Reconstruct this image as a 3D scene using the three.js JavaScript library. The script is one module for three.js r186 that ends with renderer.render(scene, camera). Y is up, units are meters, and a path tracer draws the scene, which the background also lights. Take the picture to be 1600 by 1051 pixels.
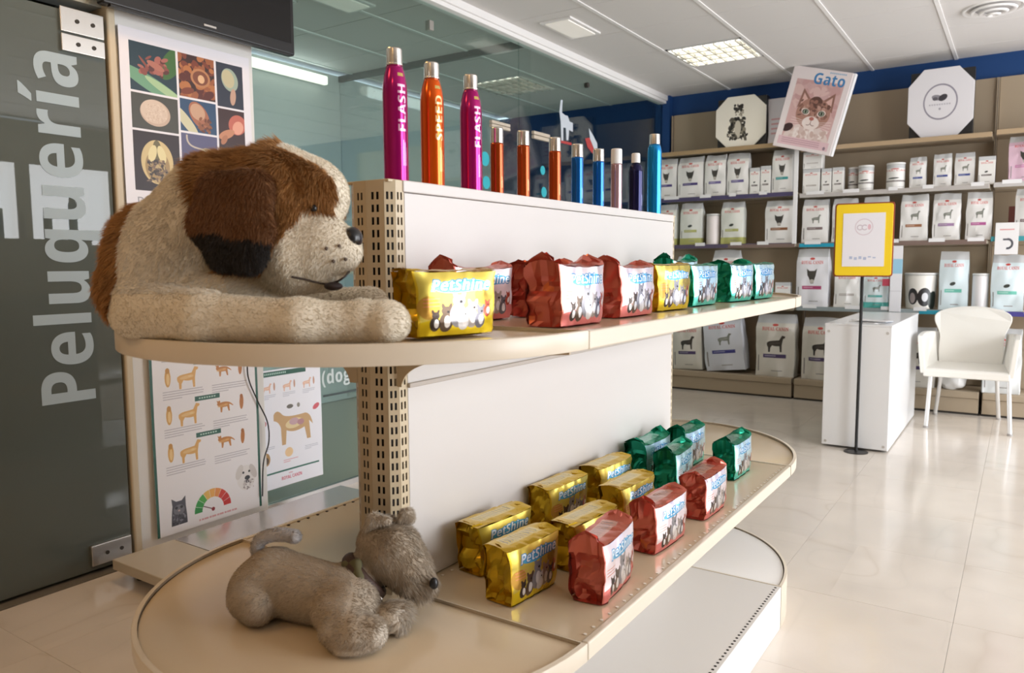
import * as THREE from 'three';
import { RoundedBoxGeometry } from 'three/addons/geometries/RoundedBoxGeometry.js';
import { TextGeometry } from 'three/addons/geometries/TextGeometry.js';
import { FontLoader } from 'three/addons/loaders/FontLoader.js';
import { MarchingCubes } from 'three/addons/objects/MarchingCubes.js';
import { MeshSurfaceSampler } from 'three/addons/math/MeshSurfaceSampler.js';
import { mergeGeometries, mergeVertices, toCreasedNormals } from 'three/addons/utils/BufferGeometryUtils.js';
import { RectAreaLightUniformsLib } from 'three/addons/lights/RectAreaLightUniformsLib.js';

// ---------------------------------------------------------------- camera, sky, window light, exposure
const D2R = Math.PI / 180, FOCAL = 1193.8;
const scene = new THREE.Scene();
const camera = new THREE.PerspectiveCamera(47.52, 1600 / 1051, 0.05, 80);
camera.position.set(0, 1.25, 0);
camera.rotation.set(-5.399 * D2R, 33.815 * D2R, -0.329 * D2R, 'YXZ');
camera.updateMatrixWorld();
camera.focus = 2.2; camera.userData.fStop = 5.6;
scene.background = new THREE.Color().setRGB(1.7, 1.95, 2.3);          // overcast sky outside the shop windows
const renderer = new THREE.WebGLRenderer({ antialias: true });
renderer.toneMapping = THREE.LinearToneMapping;
renderer.toneMappingExposure = 0.97;
renderer.shadowMap.enabled = true;
RectAreaLightUniformsLib.init();
const ROOM = { x0: -3.17, x1: 3.6, z0: -7.6, z1: 2.6, h: 2.95 };
// shop windows in the right-hand wall: [z far, z near, y low, y high]
const WINDOWS = [[-7.3, -5.55, 0.1, 2.6], [-5.35, -4.42, 1.52, 2.45], [-4.26, -3.6, 1.52, 2.45], [-3.35, -1.45, 0.1, 2.6]];
const DAY = 9.8;
for (const [za, zb, ya, yb] of WINDOWS) {
  const l = new THREE.RectAreaLight(new THREE.Color().setRGB(0.96, 0.97, 0.99), DAY, zb - za, yb - ya);
  l.position.set(ROOM.x1 - 0.03, (ya + yb) / 2, (za + zb) / 2); l.lookAt(-10, (ya + yb) / 2, (za + zb) / 2);
  l.name = 'window_daylight'; scene.add(l);
}

// ---------------------------------------------------------------- helpers
function rng(seed) { let a = seed >>> 0; return () => { a |= 0; a = a + 0x6D2B79F5 | 0; let t = Math.imul(a ^ a >>> 15, 1 | a); t = t + Math.imul(t ^ t >>> 7, 61 | t) ^ t; return ((t ^ t >>> 14) >>> 0) / 4294967296; }; }
const rnd = rng(20240611);
const V = (x, y, z) => new THREE.Vector3(x, y, z);
function ray(px, py) { return V((px - 800) / FOCAL, -(py - 525.5) / FOCAL, -1).applyQuaternion(camera.quaternion); }
const at = (px, py, depth) => ray(px, py).multiplyScalar(depth).add(camera.position);
const onY = (px, py, y) => { const d = ray(px, py); return d.multiplyScalar((y - 1.25) / d.y).add(camera.position); };
const onX = (px, py, x) => { const d = ray(px, py); return d.multiplyScalar(x / d.x).add(camera.position); };
const onZ = (px, py, z) => { const d = ray(px, py); return d.multiplyScalar(z / d.z).add(camera.position); };
const taken = new Map();
function numbered(n) { const k = taken.get(n) ?? 0; taken.set(n, k + 1); return k ? `${n}_${String(k).padStart(3, '0')}` : n; }
function tag(o, label, category, group) { o.userData.label = label; if (category) o.userData.category = category; if (group) o.userData.group = group; return o; }
function thing(name, label, category, pos = [0, 0, 0], turn = 0, group) {
  const o = new THREE.Group(); o.name = numbered(name); o.position.set(...(pos.isVector3 ? pos.toArray() : pos)); o.rotation.y = turn; scene.add(o);
  return tag(o, label, category, group);
}
function part(name, geo, mat, parent = scene, pos, label) {
  const m = new THREE.Mesh(geo, mat); m.name = parent === scene ? numbered(name) : name; m.castShadow = m.receiveShadow = true;
  if (pos) m.position.set(...pos); if (label) m.userData.label = label; parent.add(m); return m;
}
function structure(name, geo, mat, label, category, pos) { const m = part(name, geo, mat, scene, pos); m.userData.kind = 'structure'; return tag(m, label, category); }
function structGroup(name, label, category) { const g = thing(name, label, category); g.userData.kind = 'structure'; return g; }
const box = (w, h, d) => new THREE.BoxGeometry(w, h, d);
function rbox(w, h, d, r = 0.004, s = 2) { return new RoundedBoxGeometry(w, h, d, s, Math.min(r, w / 2.01, h / 2.01, d / 2.01)); }
function boxAt(x0, x1, y0, y1, z0, z1, r) { const g = r ? rbox(x1 - x0, y1 - y0, z1 - z0, r) : box(x1 - x0, y1 - y0, z1 - z0); return g.translate((x0 + x1) / 2, (y0 + y1) / 2, (z0 + z1) / 2); }
function uvMetres(geo, s = 1) {   // box-projected uv in metres
  const p = geo.attributes.position, n = geo.attributes.normal, uv = new Float32Array(p.count * 2);
  for (let i = 0; i < p.count; i++) {
    const ax = Math.abs(n.getX(i)), ay = Math.abs(n.getY(i)), az = Math.abs(n.getZ(i));
    const [u, v] = ay >= ax && ay >= az ? [p.getX(i), p.getZ(i)] : ax >= az ? [p.getZ(i), p.getY(i)] : [p.getX(i), p.getY(i)];
    uv[2 * i] = u * s; uv[2 * i + 1] = v * s;
  }
  geo.setAttribute('uv', new THREE.BufferAttribute(uv, 2)); return geo;
}
function mat(color, roughness = 0.6, more = {}) {
  const { metalness = 0, ...rest } = more, c = Array.isArray(color) ? new THREE.Color().setRGB(...color) : new THREE.Color(color);
  const phys = ['transmission', 'clearcoat', 'sheen', 'ior', 'thickness', 'specularIntensity'].some((k) => k in rest);
  return new (phys ? THREE.MeshPhysicalMaterial : THREE.MeshStandardMaterial)({ color: c, roughness, metalness, ...rest });
}
function canvasTex(w, h, draw) {
  const c = document.createElement('canvas'); c.width = w; c.height = h; const g = c.getContext('2d'); draw(g, w, h);
  const t = new THREE.CanvasTexture(c); t.colorSpace = THREE.SRGBColorSpace; t.anisotropy = 4; return t;
}
// tileable value noise
function noiseGrid(seed, n) { const r = rng(seed), a = new Float32Array(n * n); for (let i = 0; i < a.length; i++) a[i] = r(); return (x, y) => { x = ((x % n) + n) % n; y = ((y % n) + n) % n; const i = x | 0, j = y | 0; let fx = x - i, fy = y - j; fx = fx * fx * (3 - 2 * fx); fy = fy * fy * (3 - 2 * fy); const q = (u, v) => a[(v % n) * n + (u % n)]; return (q(i, j) * (1 - fx) + q(i + 1, j) * fx) * (1 - fy) + (q(i, j + 1) * (1 - fx) + q(i + 1, j + 1) * fx) * fy; }; }
function dataTex(n, f, srgb = true) {
  const d = new Uint8Array(n * n * 4);
  for (let j = 0; j < n; j++) for (let i = 0; i < n; i++) { const c = f(i / n, j / n), k = 4 * (j * n + i); d[k] = c[0]; d[k + 1] = c[1]; d[k + 2] = c[2]; d[k + 3] = 255; }
  const t = new THREE.DataTexture(d, n, n); t.wrapS = t.wrapT = THREE.RepeatWrapping; t.magFilter = THREE.LinearFilter; t.minFilter = THREE.LinearMipmapLinearFilter; t.generateMipmaps = true;
  if (srgb) t.colorSpace = THREE.SRGBColorSpace; t.needsUpdate = true; return t;
}
function tubeOf(points, r, seg = 24, rad = 8) { return new THREE.TubeGeometry(new THREE.CatmullRomCurve3(points), seg, r, rad, false); }
function hash3(x, y, z) { const s = Math.sin(x * 127.1 + y * 311.7 + z * 74.7) * 43758.5453; return s - Math.floor(s); }
function noise3(x, y, z) { const i = Math.floor(x), j = Math.floor(y), k = Math.floor(z); let fx = x - i, fy = y - j, fz = z - k; fx = fx * fx * (3 - 2 * fx); fy = fy * fy * (3 - 2 * fy); fz = fz * fz * (3 - 2 * fz); const L = (a, b, t) => a + (b - a) * t; return L(L(L(hash3(i, j, k), hash3(i + 1, j, k), fx), L(hash3(i, j + 1, k), hash3(i + 1, j + 1, k), fx), fy), L(L(hash3(i, j, k + 1), hash3(i + 1, j, k + 1), fx), L(hash3(i, j + 1, k + 1), hash3(i + 1, j + 1, k + 1), fx), fy), fz); }
const font = await new FontLoader().loadAsync('fonts/droid/droid_sans_bold.typeface.json');

// ---------------------------------------------------------------- materials
const nA = noiseGrid(3, 64), nB = noiseGrid(9, 64), nC = noiseGrid(17, 64);
const marbleTex = dataTex(1024, (u, v) => {
  const w = nA(u * 8, v * 8), cloud = 0.5 * nB(u * 8 + w * 2, v * 8) + 0.3 * nC(u * 16, v * 16 + w * 2) + 0.2 * nA(u * 32, v * 32);
  const vein = Math.pow(1 - Math.abs(2 * nB(u * 4 + 1.4 * w, v * 4 + 0.8 * nC(u * 8, v * 8)) - 1), 22), vein2 = Math.pow(1 - Math.abs(2 * nC(u * 8 + w, v * 8) - 1), 30);
  const b = 226 + 18 * (cloud - 0.5) - 9 * vein - 4 * vein2;
  return [b, b * 0.957 - 2 * vein, b * 0.905 - 4 * vein];
});
const M = {
  cream: mat([0.72, 0.64, 0.52], 0.32), creamDeck: mat([0.64, 0.52, 0.365], 0.18), panel: mat([0.66, 0.63, 0.605], 0.33), post: mat([0.60, 0.50, 0.34], 0.42),
  dark: mat([0.035, 0.03, 0.025], 0.7), groove: mat([0.16, 0.12, 0.08], 0.7), floorTile: mat('#ffffff', 0.14, { map: marbleTex }), grout: mat([0.72, 0.66, 0.56], 0.6),
  ceil: mat([0.72, 0.70, 0.685], 0.9), ceilBar: mat([0.88, 0.87, 0.86], 0.5), wall: mat([0.80, 0.79, 0.76], 0.85), blue: mat([0.004, 0.05, 0.19], 0.7), beige: mat([0.40, 0.32, 0.225], 0.6), baseDeck: mat([0.8, 0.78, 0.75], 0.35),
  wallWarm: mat([0.40, 0.32, 0.23], 0.8), greyWall: mat([0.42, 0.46, 0.44], 0.85), salonWall: mat([0.72, 0.74, 0.74], 0.8), white: mat([0.84, 0.84, 0.83], 0.4), whiteGloss: mat([0.84, 0.845, 0.85], 0.22), chrome: mat([0.78, 0.76, 0.73], 0.22, { metalness: 1 }), steel: mat([0.62, 0.6, 0.57], 0.35, { metalness: 1 }),  // wallWarm kept dark to cut bounced light around the viewer
  black: mat([0.012, 0.012, 0.013], 0.35), blackGloss: mat([0.008, 0.008, 0.009], 0.08), rubber: mat([0.02, 0.02, 0.02], 0.8),
  glass: mat([0.80, 0.875, 0.85], 0.0, { transmission: 1, thickness: 0, ior: 1.5 }), doorGlass: mat([0.25, 0.29, 0.265], 0.0, { transmission: 0.6, thickness: 0, ior: 1.5 }), clearGlass: mat([0.97, 0.98, 0.98], 0.0, { transmission: 1, thickness: 0, ior: 1.5 }),
  paper: mat([0.83, 0.83, 0.84], 0.55), pack: mat([0.84, 0.835, 0.82], 0.3),
};

// ---------------------------------------------------------------- the setting: floor, ceiling, walls
const floor = structGroup('floor', 'polished cream marble tile floor', 'floor');
part('floor_bed', boxAt(-5.4, 3.75, -0.16, -0.006, -7.75, 2.75), M.grout, floor);
{
  const T = 0.614, variants = [];
  for (let k = 0; k < 12; k++) {
    const g = rbox(T - 0.0009, 0.02, T - 0.0009, 0.0007, 1), p = g.attributes.position, uv = g.attributes.uv, n = g.attributes.normal, r = rng(70 + k), ou = r(), ov = r(), sw = k % 2;
    for (let i = 0; i < p.count; i++) { const a = p.getX(i) * 0.42, b = p.getZ(i) * 0.42; uv.setXY(i, ou + (sw ? b : a), ov + (sw ? a : b)); }
    variants.push(g);
  }
  const r = rng(5);
  for (let i = -6; i <= 6; i++) for (let j = -11; j <= 6; j++) {
    const x = -0.15 + (i + 0.5) * T, z = -1.13 + (j + 0.5) * T;
    if (x < -3.4 || x > 3.7 || z < -7.6 || z > 2.7) continue;
    part('floor_tile', variants[Math.floor(r() * 12)], M.floorTile, floor, [x, -0.01 - 0.0004 * r(), z]);
  }
}
const ceiling = structGroup('ceiling', 'white suspended ceiling of square panels in metal bars', 'ceiling');
{
  const S = 0.645, H = ROOM.h;
  part('ceiling_slab', boxAt(-5.4, 3.75, H + 0.05, H + 0.2, -7.75, 2.75), M.ceil, ceiling);
  part('ceiling_field', boxAt(-5.4, 3.75, H, H + 0.03, -2.06, 2.75), M.ceil, ceiling);
  const tile = rbox(S - 0.004, 0.018, S - 0.004, 0.003, 1), holes = [[-2.185, -6.2525]];
  for (let i = -9; i <= 8; i++) for (let j = 0; j < 9; j++) {
    const x = -1.856 - S / 2 + S * (i + 1) - S, z = -4.64 - S / 2 + S * (j - 4);
    const xc = -1.856 + S * (i + 0.5); if (xc < -5.3 || xc > 3.6) continue;
    if (Math.abs(xc + 2.18) < 0.1 && Math.abs(z + 6.2525) < 0.1) continue;              // the lamp sits here
    part('ceiling_panel', tile, M.ceil, ceiling, [xc, H + 0.009, z]);
  }
  for (let i = -6; i <= 9; i++) { const x = -1.856 + S * i; if (x < -5.2 || x > 3.6) continue; part('ceiling_bar', boxAt(x - 0.013, x + 0.013, H - 0.006, H + 0.001, -7.6, -2.06), M.ceilBar, ceiling); }
}
const wallBack = structGroup('wall_back', 'deep blue painted back wall', 'wall');
part('wall_face', boxAt(-5.4, 3.75, 0, 2.95, -7.75, -7.6), M.blue, wallBack);
part('pilaster', boxAt(-3.24, -3.09, 0, 2.95, -7.6, -7.52), M.blue, wallBack);
structure('wall_front', boxAt(-5.4, 3.75, 0, 2.95, 2.6, 2.75), M.wallWarm, 'plain warm wall behind the viewer', 'wall');
const wallRight = structGroup('wall_right', 'shop front wall with large windows', 'wall');
{
  const X0 = ROOM.x1, X1 = X0 + 0.15, zs = [-7.75, ...WINDOWS.flatMap((w) => [w[0], w[1]]), 2.75];
  for (let i = 0; i < zs.length; i += 2) part('wall_pier', boxAt(X0, X1, 0, 2.95, zs[i], zs[i + 1]), M.wallWarm, wallRight);
  WINDOWS.forEach(([za, zb, ya, yb], k) => {
    part('wall_sill', boxAt(X0, X1, 0, ya, za, zb), M.wallWarm, wallRight); part('wall_head', boxAt(X0, X1, yb, 2.95, za, zb), M.wallWarm, wallRight);
    const w = structGroup(`window_${k + 1}`, ['tall shop window beside the back wall shelving', 'high shop window, the wider of the two small ones', 'high shop window, the narrower of the two small ones', 'widest tall shop window'][k], 'window');
    for (const [y0, y1, z0, z1] of [[ya, ya + 0.05, za, zb], [yb - 0.05, yb, za, zb], [ya, yb, za, za + 0.05], [ya, yb, zb - 0.05, zb]]) part('window_frame', boxAt(X0 + 0.04, X0 + 0.1, y0, y1, z0, z1), M.steel, w);
    part('pane', boxAt(X0 + 0.066, X0 + 0.074, ya + 0.05, yb - 0.05, za + 0.05, zb - 0.05), M.clearGlass, w);
  });
}
// the room behind the glass
structure('wall_left', boxAt(-5.4, -5.25, 0, 2.95, -7.6, 2.6), M.salonWall, 'pale rear wall of the glazed room behind the partition', 'wall');
structure('wall_inner', boxAt(-5.25, -3.2, 0, 2.95, -1.95, -1.87), M.greyWall, 'grey partition wall behind the poster pier', 'wall');
structure('wall_grooming', boxAt(-5.25, -5.2, 0, 2.95, -1.87, 2.6), M.greyWall, 'grey wall of the dark room behind the glass door', 'wall');
const piers = structGroup('wall_pier', 'white pier covered with pet care posters', 'wall');
part('pier_body', boxAt(-3.24, -3.105, 0, 2.95, -2.43, -1.745, 0.01), M.wall, piers);
part('pier_edge', boxAt(-3.24, -3.085, 0, 2.95, -1.757, -1.722, 0.01), mat([0.62, 0.53, 0.38], 0.5), piers);
structure('wall_over_door', boxAt(-3.24, -3.12, 2.28, 2.95, -1.74, 2.6), M.greyWall, 'dark band above the sliding glass door', 'wall');
structure('wall_entry', boxAt(-3.24, -3.12, 0, 2.28, -0.5, 2.6), M.wallWarm, 'wall past the glass door', 'wall');
// ceiling edge trim along the partition
structure('trim_1', mergeGeometries([boxAt(-3.24, -3.11, 2.9, 2.95, -7.6, -1.9, 0.004), boxAt(-3.215, -3.125, 2.872, 2.9, -7.6, -1.9, 0.003)]), M.ceilBar, 'white trim along the top of the glass partition', 'trim');
// glass partition panes
for (const [k, za, zb] of [[0, -4.838, -2.432], [1, -7.52, -4.846]]) {
  const g = structGroup(`window_${5 + k}`, ['green tinted glass pane next to the poster pier', 'green tinted glass pane with white cat stickers next to the blue wall'][k], 'glass');
  part('pane', boxAt(-3.178, -3.166, 0.03, 2.875, za, zb), M.glass, g);
  part('bottom_rail', boxAt(-3.19, -3.154, 0, 0.03, za, zb), M.steel, g);
  if (k === 0) for (const [p, q] of [[673, 40]]) { const c = onX(p, q, -3.16); part('glass_clamp', boxAt(-3.19, -3.15, c.y - 0.03, c.y + 0.03, c.z - 0.02, c.z + 0.02, 0.003), M.steel, g); }
  else { const c = onX(917, 133, -3.16); part('glass_button', new THREE.CylinderGeometry(0.022, 0.022, 0.03, 20).rotateZ(Math.PI / 2).translate(-3.16, c.y, c.z), M.dark, g); }
}
{ // glass partition inside that room, with its dark top rail
  const g = structGroup('window_7', 'glass partition crossing the room behind, with dark top rail', 'glass');
  part('pane', boxAt(-5.25, -3.2, 0.02, 2.9, -5.056, -5.048), M.clearGlass, g);
  part('top_rail', boxAt(-5.25, -3.2, 2.9, 2.95, -5.07, -5.035), mat([0.12, 0.14, 0.13], 0.5), g);
}
// street outside, mirrored in the glass door
structure('street', boxAt(3.75, 40, -0.25, -0.12, -40, 25), mat([0.35, 0.35, 0.36], 0.8), 'grey street outside the shop windows', 'street');
{
  const b = thing('street_building', 'pale low building across the street, mirrored in the door', 'building', [16, -0.12, -20]);
  part('facade', boxAt(0, 4, 0, 4.2, -9, 9), mat([0.75, 0.73, 0.7], 0.8), b); part('roof', boxAt(-0.4, 4.4, 4.2, 5.2, -9.4, 9.4), mat([0.45, 0.16, 0.1], 0.8), b);
  for (let k = -3; k <= 3; k++) part('window', boxAt(-0.03, 0.02, 1.2, 3, k * 2.4 - 0.6, k * 2.4 + 0.6), M.blackGloss, b);
}
// ---------------------------------------------------------------- lamps
function areaLamp(x, y, z, w, d, color, intensity) { const l = new THREE.RectAreaLight(new THREE.Color().setRGB(...color), intensity, w, d); l.position.set(x, y, z); l.lookAt(x, y - 1, z); l.name = 'lamp_light'; scene.add(l); return l; }
function troffer(x, z, label, color, intensity, glow, y = ROOM.h) {
  const t = thing('ceiling_light', label, 'ceiling light', [x, y, z], 0, 'ceiling troffers');
  const S = 0.6;
  for (const [a, b, c, d] of [[-S / 2, S / 2, -S / 2, -S / 2 + 0.012], [-S / 2, S / 2, S / 2 - 0.012, S / 2], [-S / 2, -S / 2 + 0.012, -S / 2, S / 2], [S / 2 - 0.012, S / 2, -S / 2, S / 2]]) part('frame', boxAt(a, b, -0.004, 0.045, c, d), M.white, t);
  part('reflector', boxAt(-S / 2, S / 2, 0.046, 0.05, -S / 2, S / 2), mat([0.85, 0.85, 0.83], 0.25, { metalness: 0.9 }), t);
  const em = new THREE.MeshStandardMaterial({ color: 0xffffff, emissive: new THREE.Color().setRGB(...color), emissiveIntensity: glow, roughness: 0.5 });
  for (let k = 0; k < 4; k++) part('tube', new THREE.CylinderGeometry(0.013, 0.013, 0.56, 12).rotateZ(Math.PI / 2).translate(0, 0.03, -0.21 + 0.14 * k), em, t);
  const alu = mat([0.42, 0.41, 0.37], 0.4, { metalness: 0.4 });
  for (let k = 1; k < 4; k++) part('louvre_rail', boxAt(-0.288, 0.288, -0.012, 0.04, -0.28 + 0.14 * k - 0.006, -0.28 + 0.14 * k + 0.006, 0.004), alu, t);
  for (let k = 0; k < 7; k++) part('louvre_fin', boxAt(-0.255 + 0.085 * k - 0.004, -0.255 + 0.085 * k + 0.004, -0.012, 0.012, -0.288, 0.288), alu, t);
  for (const dz of [-0.21, -0.07, 0.07, 0.21]) areaLamp(x, y + 0.0145, z + dz, 0.54, 0.034, color, intensity * 3.4);
  return t;
}
troffer(-2.18, -6.25, 'square louvred ceiling light over the blue back wall', [1, 0.95, 0.82], 3.2, 7);
const WARM = [1, 0.54, 0.15];
function downlight(x, z, label, color, intensity) {
  const t = thing('downlight', label, 'ceiling light', [x, ROOM.h, z], 0, 'warm downlights');
  part('ring', new THREE.LatheGeometry([[0.2, 0], [0.225, -0.004], [0.23, 0], [0.2, 0.006]].map((p) => new THREE.Vector2(...p)), 32), M.white, t);
  part('lens', new THREE.CylinderGeometry(0.2, 0.2, 0.004, 32), new THREE.MeshStandardMaterial({ color: 0xffffff, emissive: new THREE.Color().setRGB(...color), emissiveIntensity: 6 }), t);
  areaLamp(x, ROOM.h - 0.02, z, 0.36, 0.36, color, intensity);
}
for (const [x, z, w] of [[-1.9, 0.6, 'beside the sliding glass door'], [-0.2, 1.3, 'over the aisle'], [-2.2, -1.6, 'between pier and gondola']]) downlight(x, z, `round warm ceiling downlight ${w}`, WARM, 14);
{ // small square fitting near the partition and its like in the room behind
  const fit = (x, z, label, dim) => {
    const t = thing('ceiling_fitting', label, 'ceiling light', [x, ROOM.h, z], 0, 'small ceiling fittings');
    part('frame', rbox(0.25, 0.014, 0.46, 0.004), M.ceilBar, t, [0, -0.006, 0]);
    part('diffuser', rbox(0.19, 0.01, 0.4, 0.004), new THREE.MeshStandardMaterial({ color: 0xf4f2ee, emissive: 0xfff4e2, emissiveIntensity: dim, roughness: 0.5 }), t, [0, -0.014, 0]);
    areaLamp(x, ROOM.h - 0.03, z, 0.18, 0.38, [1, 0.95, 0.87], dim * 3);
  };
  fit(-2.81, -4.98, 'small white ceiling fitting beside the glass partition', 0.22);
  fit(-3.75, -3.6, 'small white ceiling fitting behind the glass partition', 0.2);
}
{ // air vent
  const t = thing('ceiling_vent', 'round white ceiling air diffuser over the blue wall', 'vent', [-0.26, ROOM.h, -6.24]);
  for (const [r, y] of [[0.19, 0], [0.14, -0.014], [0.09, -0.028], [0.045, -0.042]]) part('vent_ring', new THREE.LatheGeometry([[r, y], [r - 0.008, y - 0.012], [r - 0.03, y - 0.004], [r - 0.034, y + 0.006]].map((p) => new THREE.Vector2(...p)), 40), M.ceilBar, t);
}
{ // strip lamp on the glazed room wall, and two lamps added to light it
  const t = thing('strip_light', 'white strip light high on the wall behind the glass', 'wall light', [-5.21, 2.86, -4.35]);
  part('housing', boxAt(-0.04, 0.0, -0.03, 0.05, -0.5, 0.5, 0.006), M.white, t);
  part('diffuser', boxAt(0.0, 0.05, -0.035, 0.04, -0.48, 0.48, 0.012), new THREE.MeshStandardMaterial({ color: 0xffffff, emissive: 0xfff6e6, emissiveIntensity: 1.6 }), t);
  const l = new THREE.RectAreaLight(0xf2fbff, 4, 0.9, 0.1); l.position.set(-5.15, 2.85, -4.35); l.lookAt(0, 2.2, -4.35); scene.add(l);
  for (const [x, z] of [[-4.3, -3.2], [-4.2, -6.3]]) troffer(x, z, z < -5 ? 'added square ceiling light behind the glass near the blue wall' : 'added square ceiling light behind the glass pane near the pier', [0.92, 1, 0.98], 1.8, 1.2);
}

// ---------------------------------------------------------------- sliding glass door with lettering
{
  const t = thing('glass_door', 'dark tinted glass door lettered Peluquería in frosted white', 'door', [-3.1, 0, -1.71]);
  part('pane', boxAt(-0.006, 0.006, 0.02, 2.225, 0.0, 1.21), M.doorGlass, t);
  const film = mat([0.40, 0.49, 0.53], 0.55);
  const g = new TextGeometry('Peluquería', { font, size: 0.158, depth: 0.0012, curveSegments: 8 }); g.computeBoundingBox();
  const b = g.boundingBox, sx = 1.335 / (b.max.x - b.min.x), sy = 1.3;
  g.translate(-b.min.x, 0, 0).scale(sx, sy, 1);
  g.applyMatrix4(new THREE.Matrix4().makeBasis(V(0, 1, 0), V(0, 0, 1), V(1, 0, 0)));   // text runs upwards, its top towards +z
  part('lettering', g, film, t, [0.0065, 0.722, 0.113], 'frosted white lettering');
  for (const [y0, y1] of [[2.07, 2.135], [2.142, 2.235], [0.04, 0.125]]) {
    const c = part('patch_fitting', boxAt(-0.02, 0.022, y0, y1, 0.006, 0.172, 0.003), y0 < 1 ? M.steel : M.chrome, t);
    for (const z of [0.05, 0.11]) part('screw', new THREE.CylinderGeometry(0.008, 0.008, 0.004, 12).rotateZ(Math.PI / 2).translate(0.023, (y0 + y1) / 2, z), M.dark, c);
  }
  const f = structure('trim_2', boxAt(-3.2, -3.05, -0.001, 0.006, -1.74, -0.5), mat([0.17, 0.15, 0.12], 0.5), 'dark floor channel below the glass door', 'trim');
  // furnishings of the dark room behind the door
  const c = thing('grooming_cabinet', 'dark cabinet standing behind the tinted glass door', 'cabinet', [-4.8, 0, -0.9]);
  part('body', boxAt(-0.3, 0.3, 0, 1.1, -0.6, 0.6, 0.01), mat([0.12, 0.12, 0.11], 0.5), c); part('top', boxAt(-0.32, 0.32, 1.1, 1.14, -0.62, 0.62, 0.006), mat([0.3, 0.3, 0.28], 0.4), c);
}
{ // television
  const t = thing('television', 'black flat television hung above the poster pier', 'television', [-3.0, 2.262, -2.13]);
  part('case', boxAt(-0.05, 0.0, 0, 0.55, -0.47, 0.47, 0.012), M.black, t);
  part('screen', boxAt(0.0, 0.002, 0.055, 0.52, -0.445, 0.445), M.blackGloss, t);
  part('bracket', boxAt(-0.11, -0.045, 0.15, 0.4, -0.1, 0.1), M.black, t);
  part('nameplate', boxAt(0.0, 0.0025, 0.022, 0.03, -0.03, 0.03), mat([0.5, 0.5, 0.5], 0.4), t, undefined, 'small silver nameplate');
  part('bottom_edge', boxAt(-0.02, 0.003, -0.006, 0.004, -0.44, 0.44, 0.002), M.black, t);
}

// ---------------------------------------------------------------- posters
function sheet(w, h, tex, curl = 0.006) {   // a paper sheet with thickness and a slight curl, facing +x, its left edge towards +z
  const g = new THREE.BoxGeometry(w, h, 0.0012, 20, 20, 1), p = g.attributes.position;
  for (let i = 0; i < p.count; i++) { const u = p.getX(i) / w, v = p.getY(i) / h; p.setZ(i, p.getZ(i) + curl * (2.2 * u * u + 0.25 * Math.sin(7 * v + 3 * u) + (v < -0.35 ? (v + 0.35) * -3 * u * u : 0))); }
  g.computeVertexNormals(); g.rotateY(Math.PI / 2); return g;
}
function poster(name, label, zl, zr, y0, y1, x, W, H, draw, curl) {
  const m = part(name, sheet(Math.abs(zl - zr), y1 - y0), mat('#ffffff', 0.42, { map: canvasTex(W, H, draw) }), scene, [x, (y0 + y1) / 2, (zl + zr) / 2]); return tag(m, label, 'poster');
}
function blob(g, x, y, rx, ry, rot, c) { g.save(); g.translate(x, y); g.rotate(rot); g.beginPath(); g.ellipse(0, 0, rx, ry, 0, 0, 7); g.fillStyle = c; g.fill(); g.restore(); }
function speck(g, x, y, w, h, n, cols, r, seed) { const q = rng(seed); for (let i = 0; i < n; i++) blob(g, x + q() * w, y + q() * h, r * (0.4 + q()), r * (0.3 + q() * 0.7), q() * 3, cols[Math.floor(q() * cols.length)]); }
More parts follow.
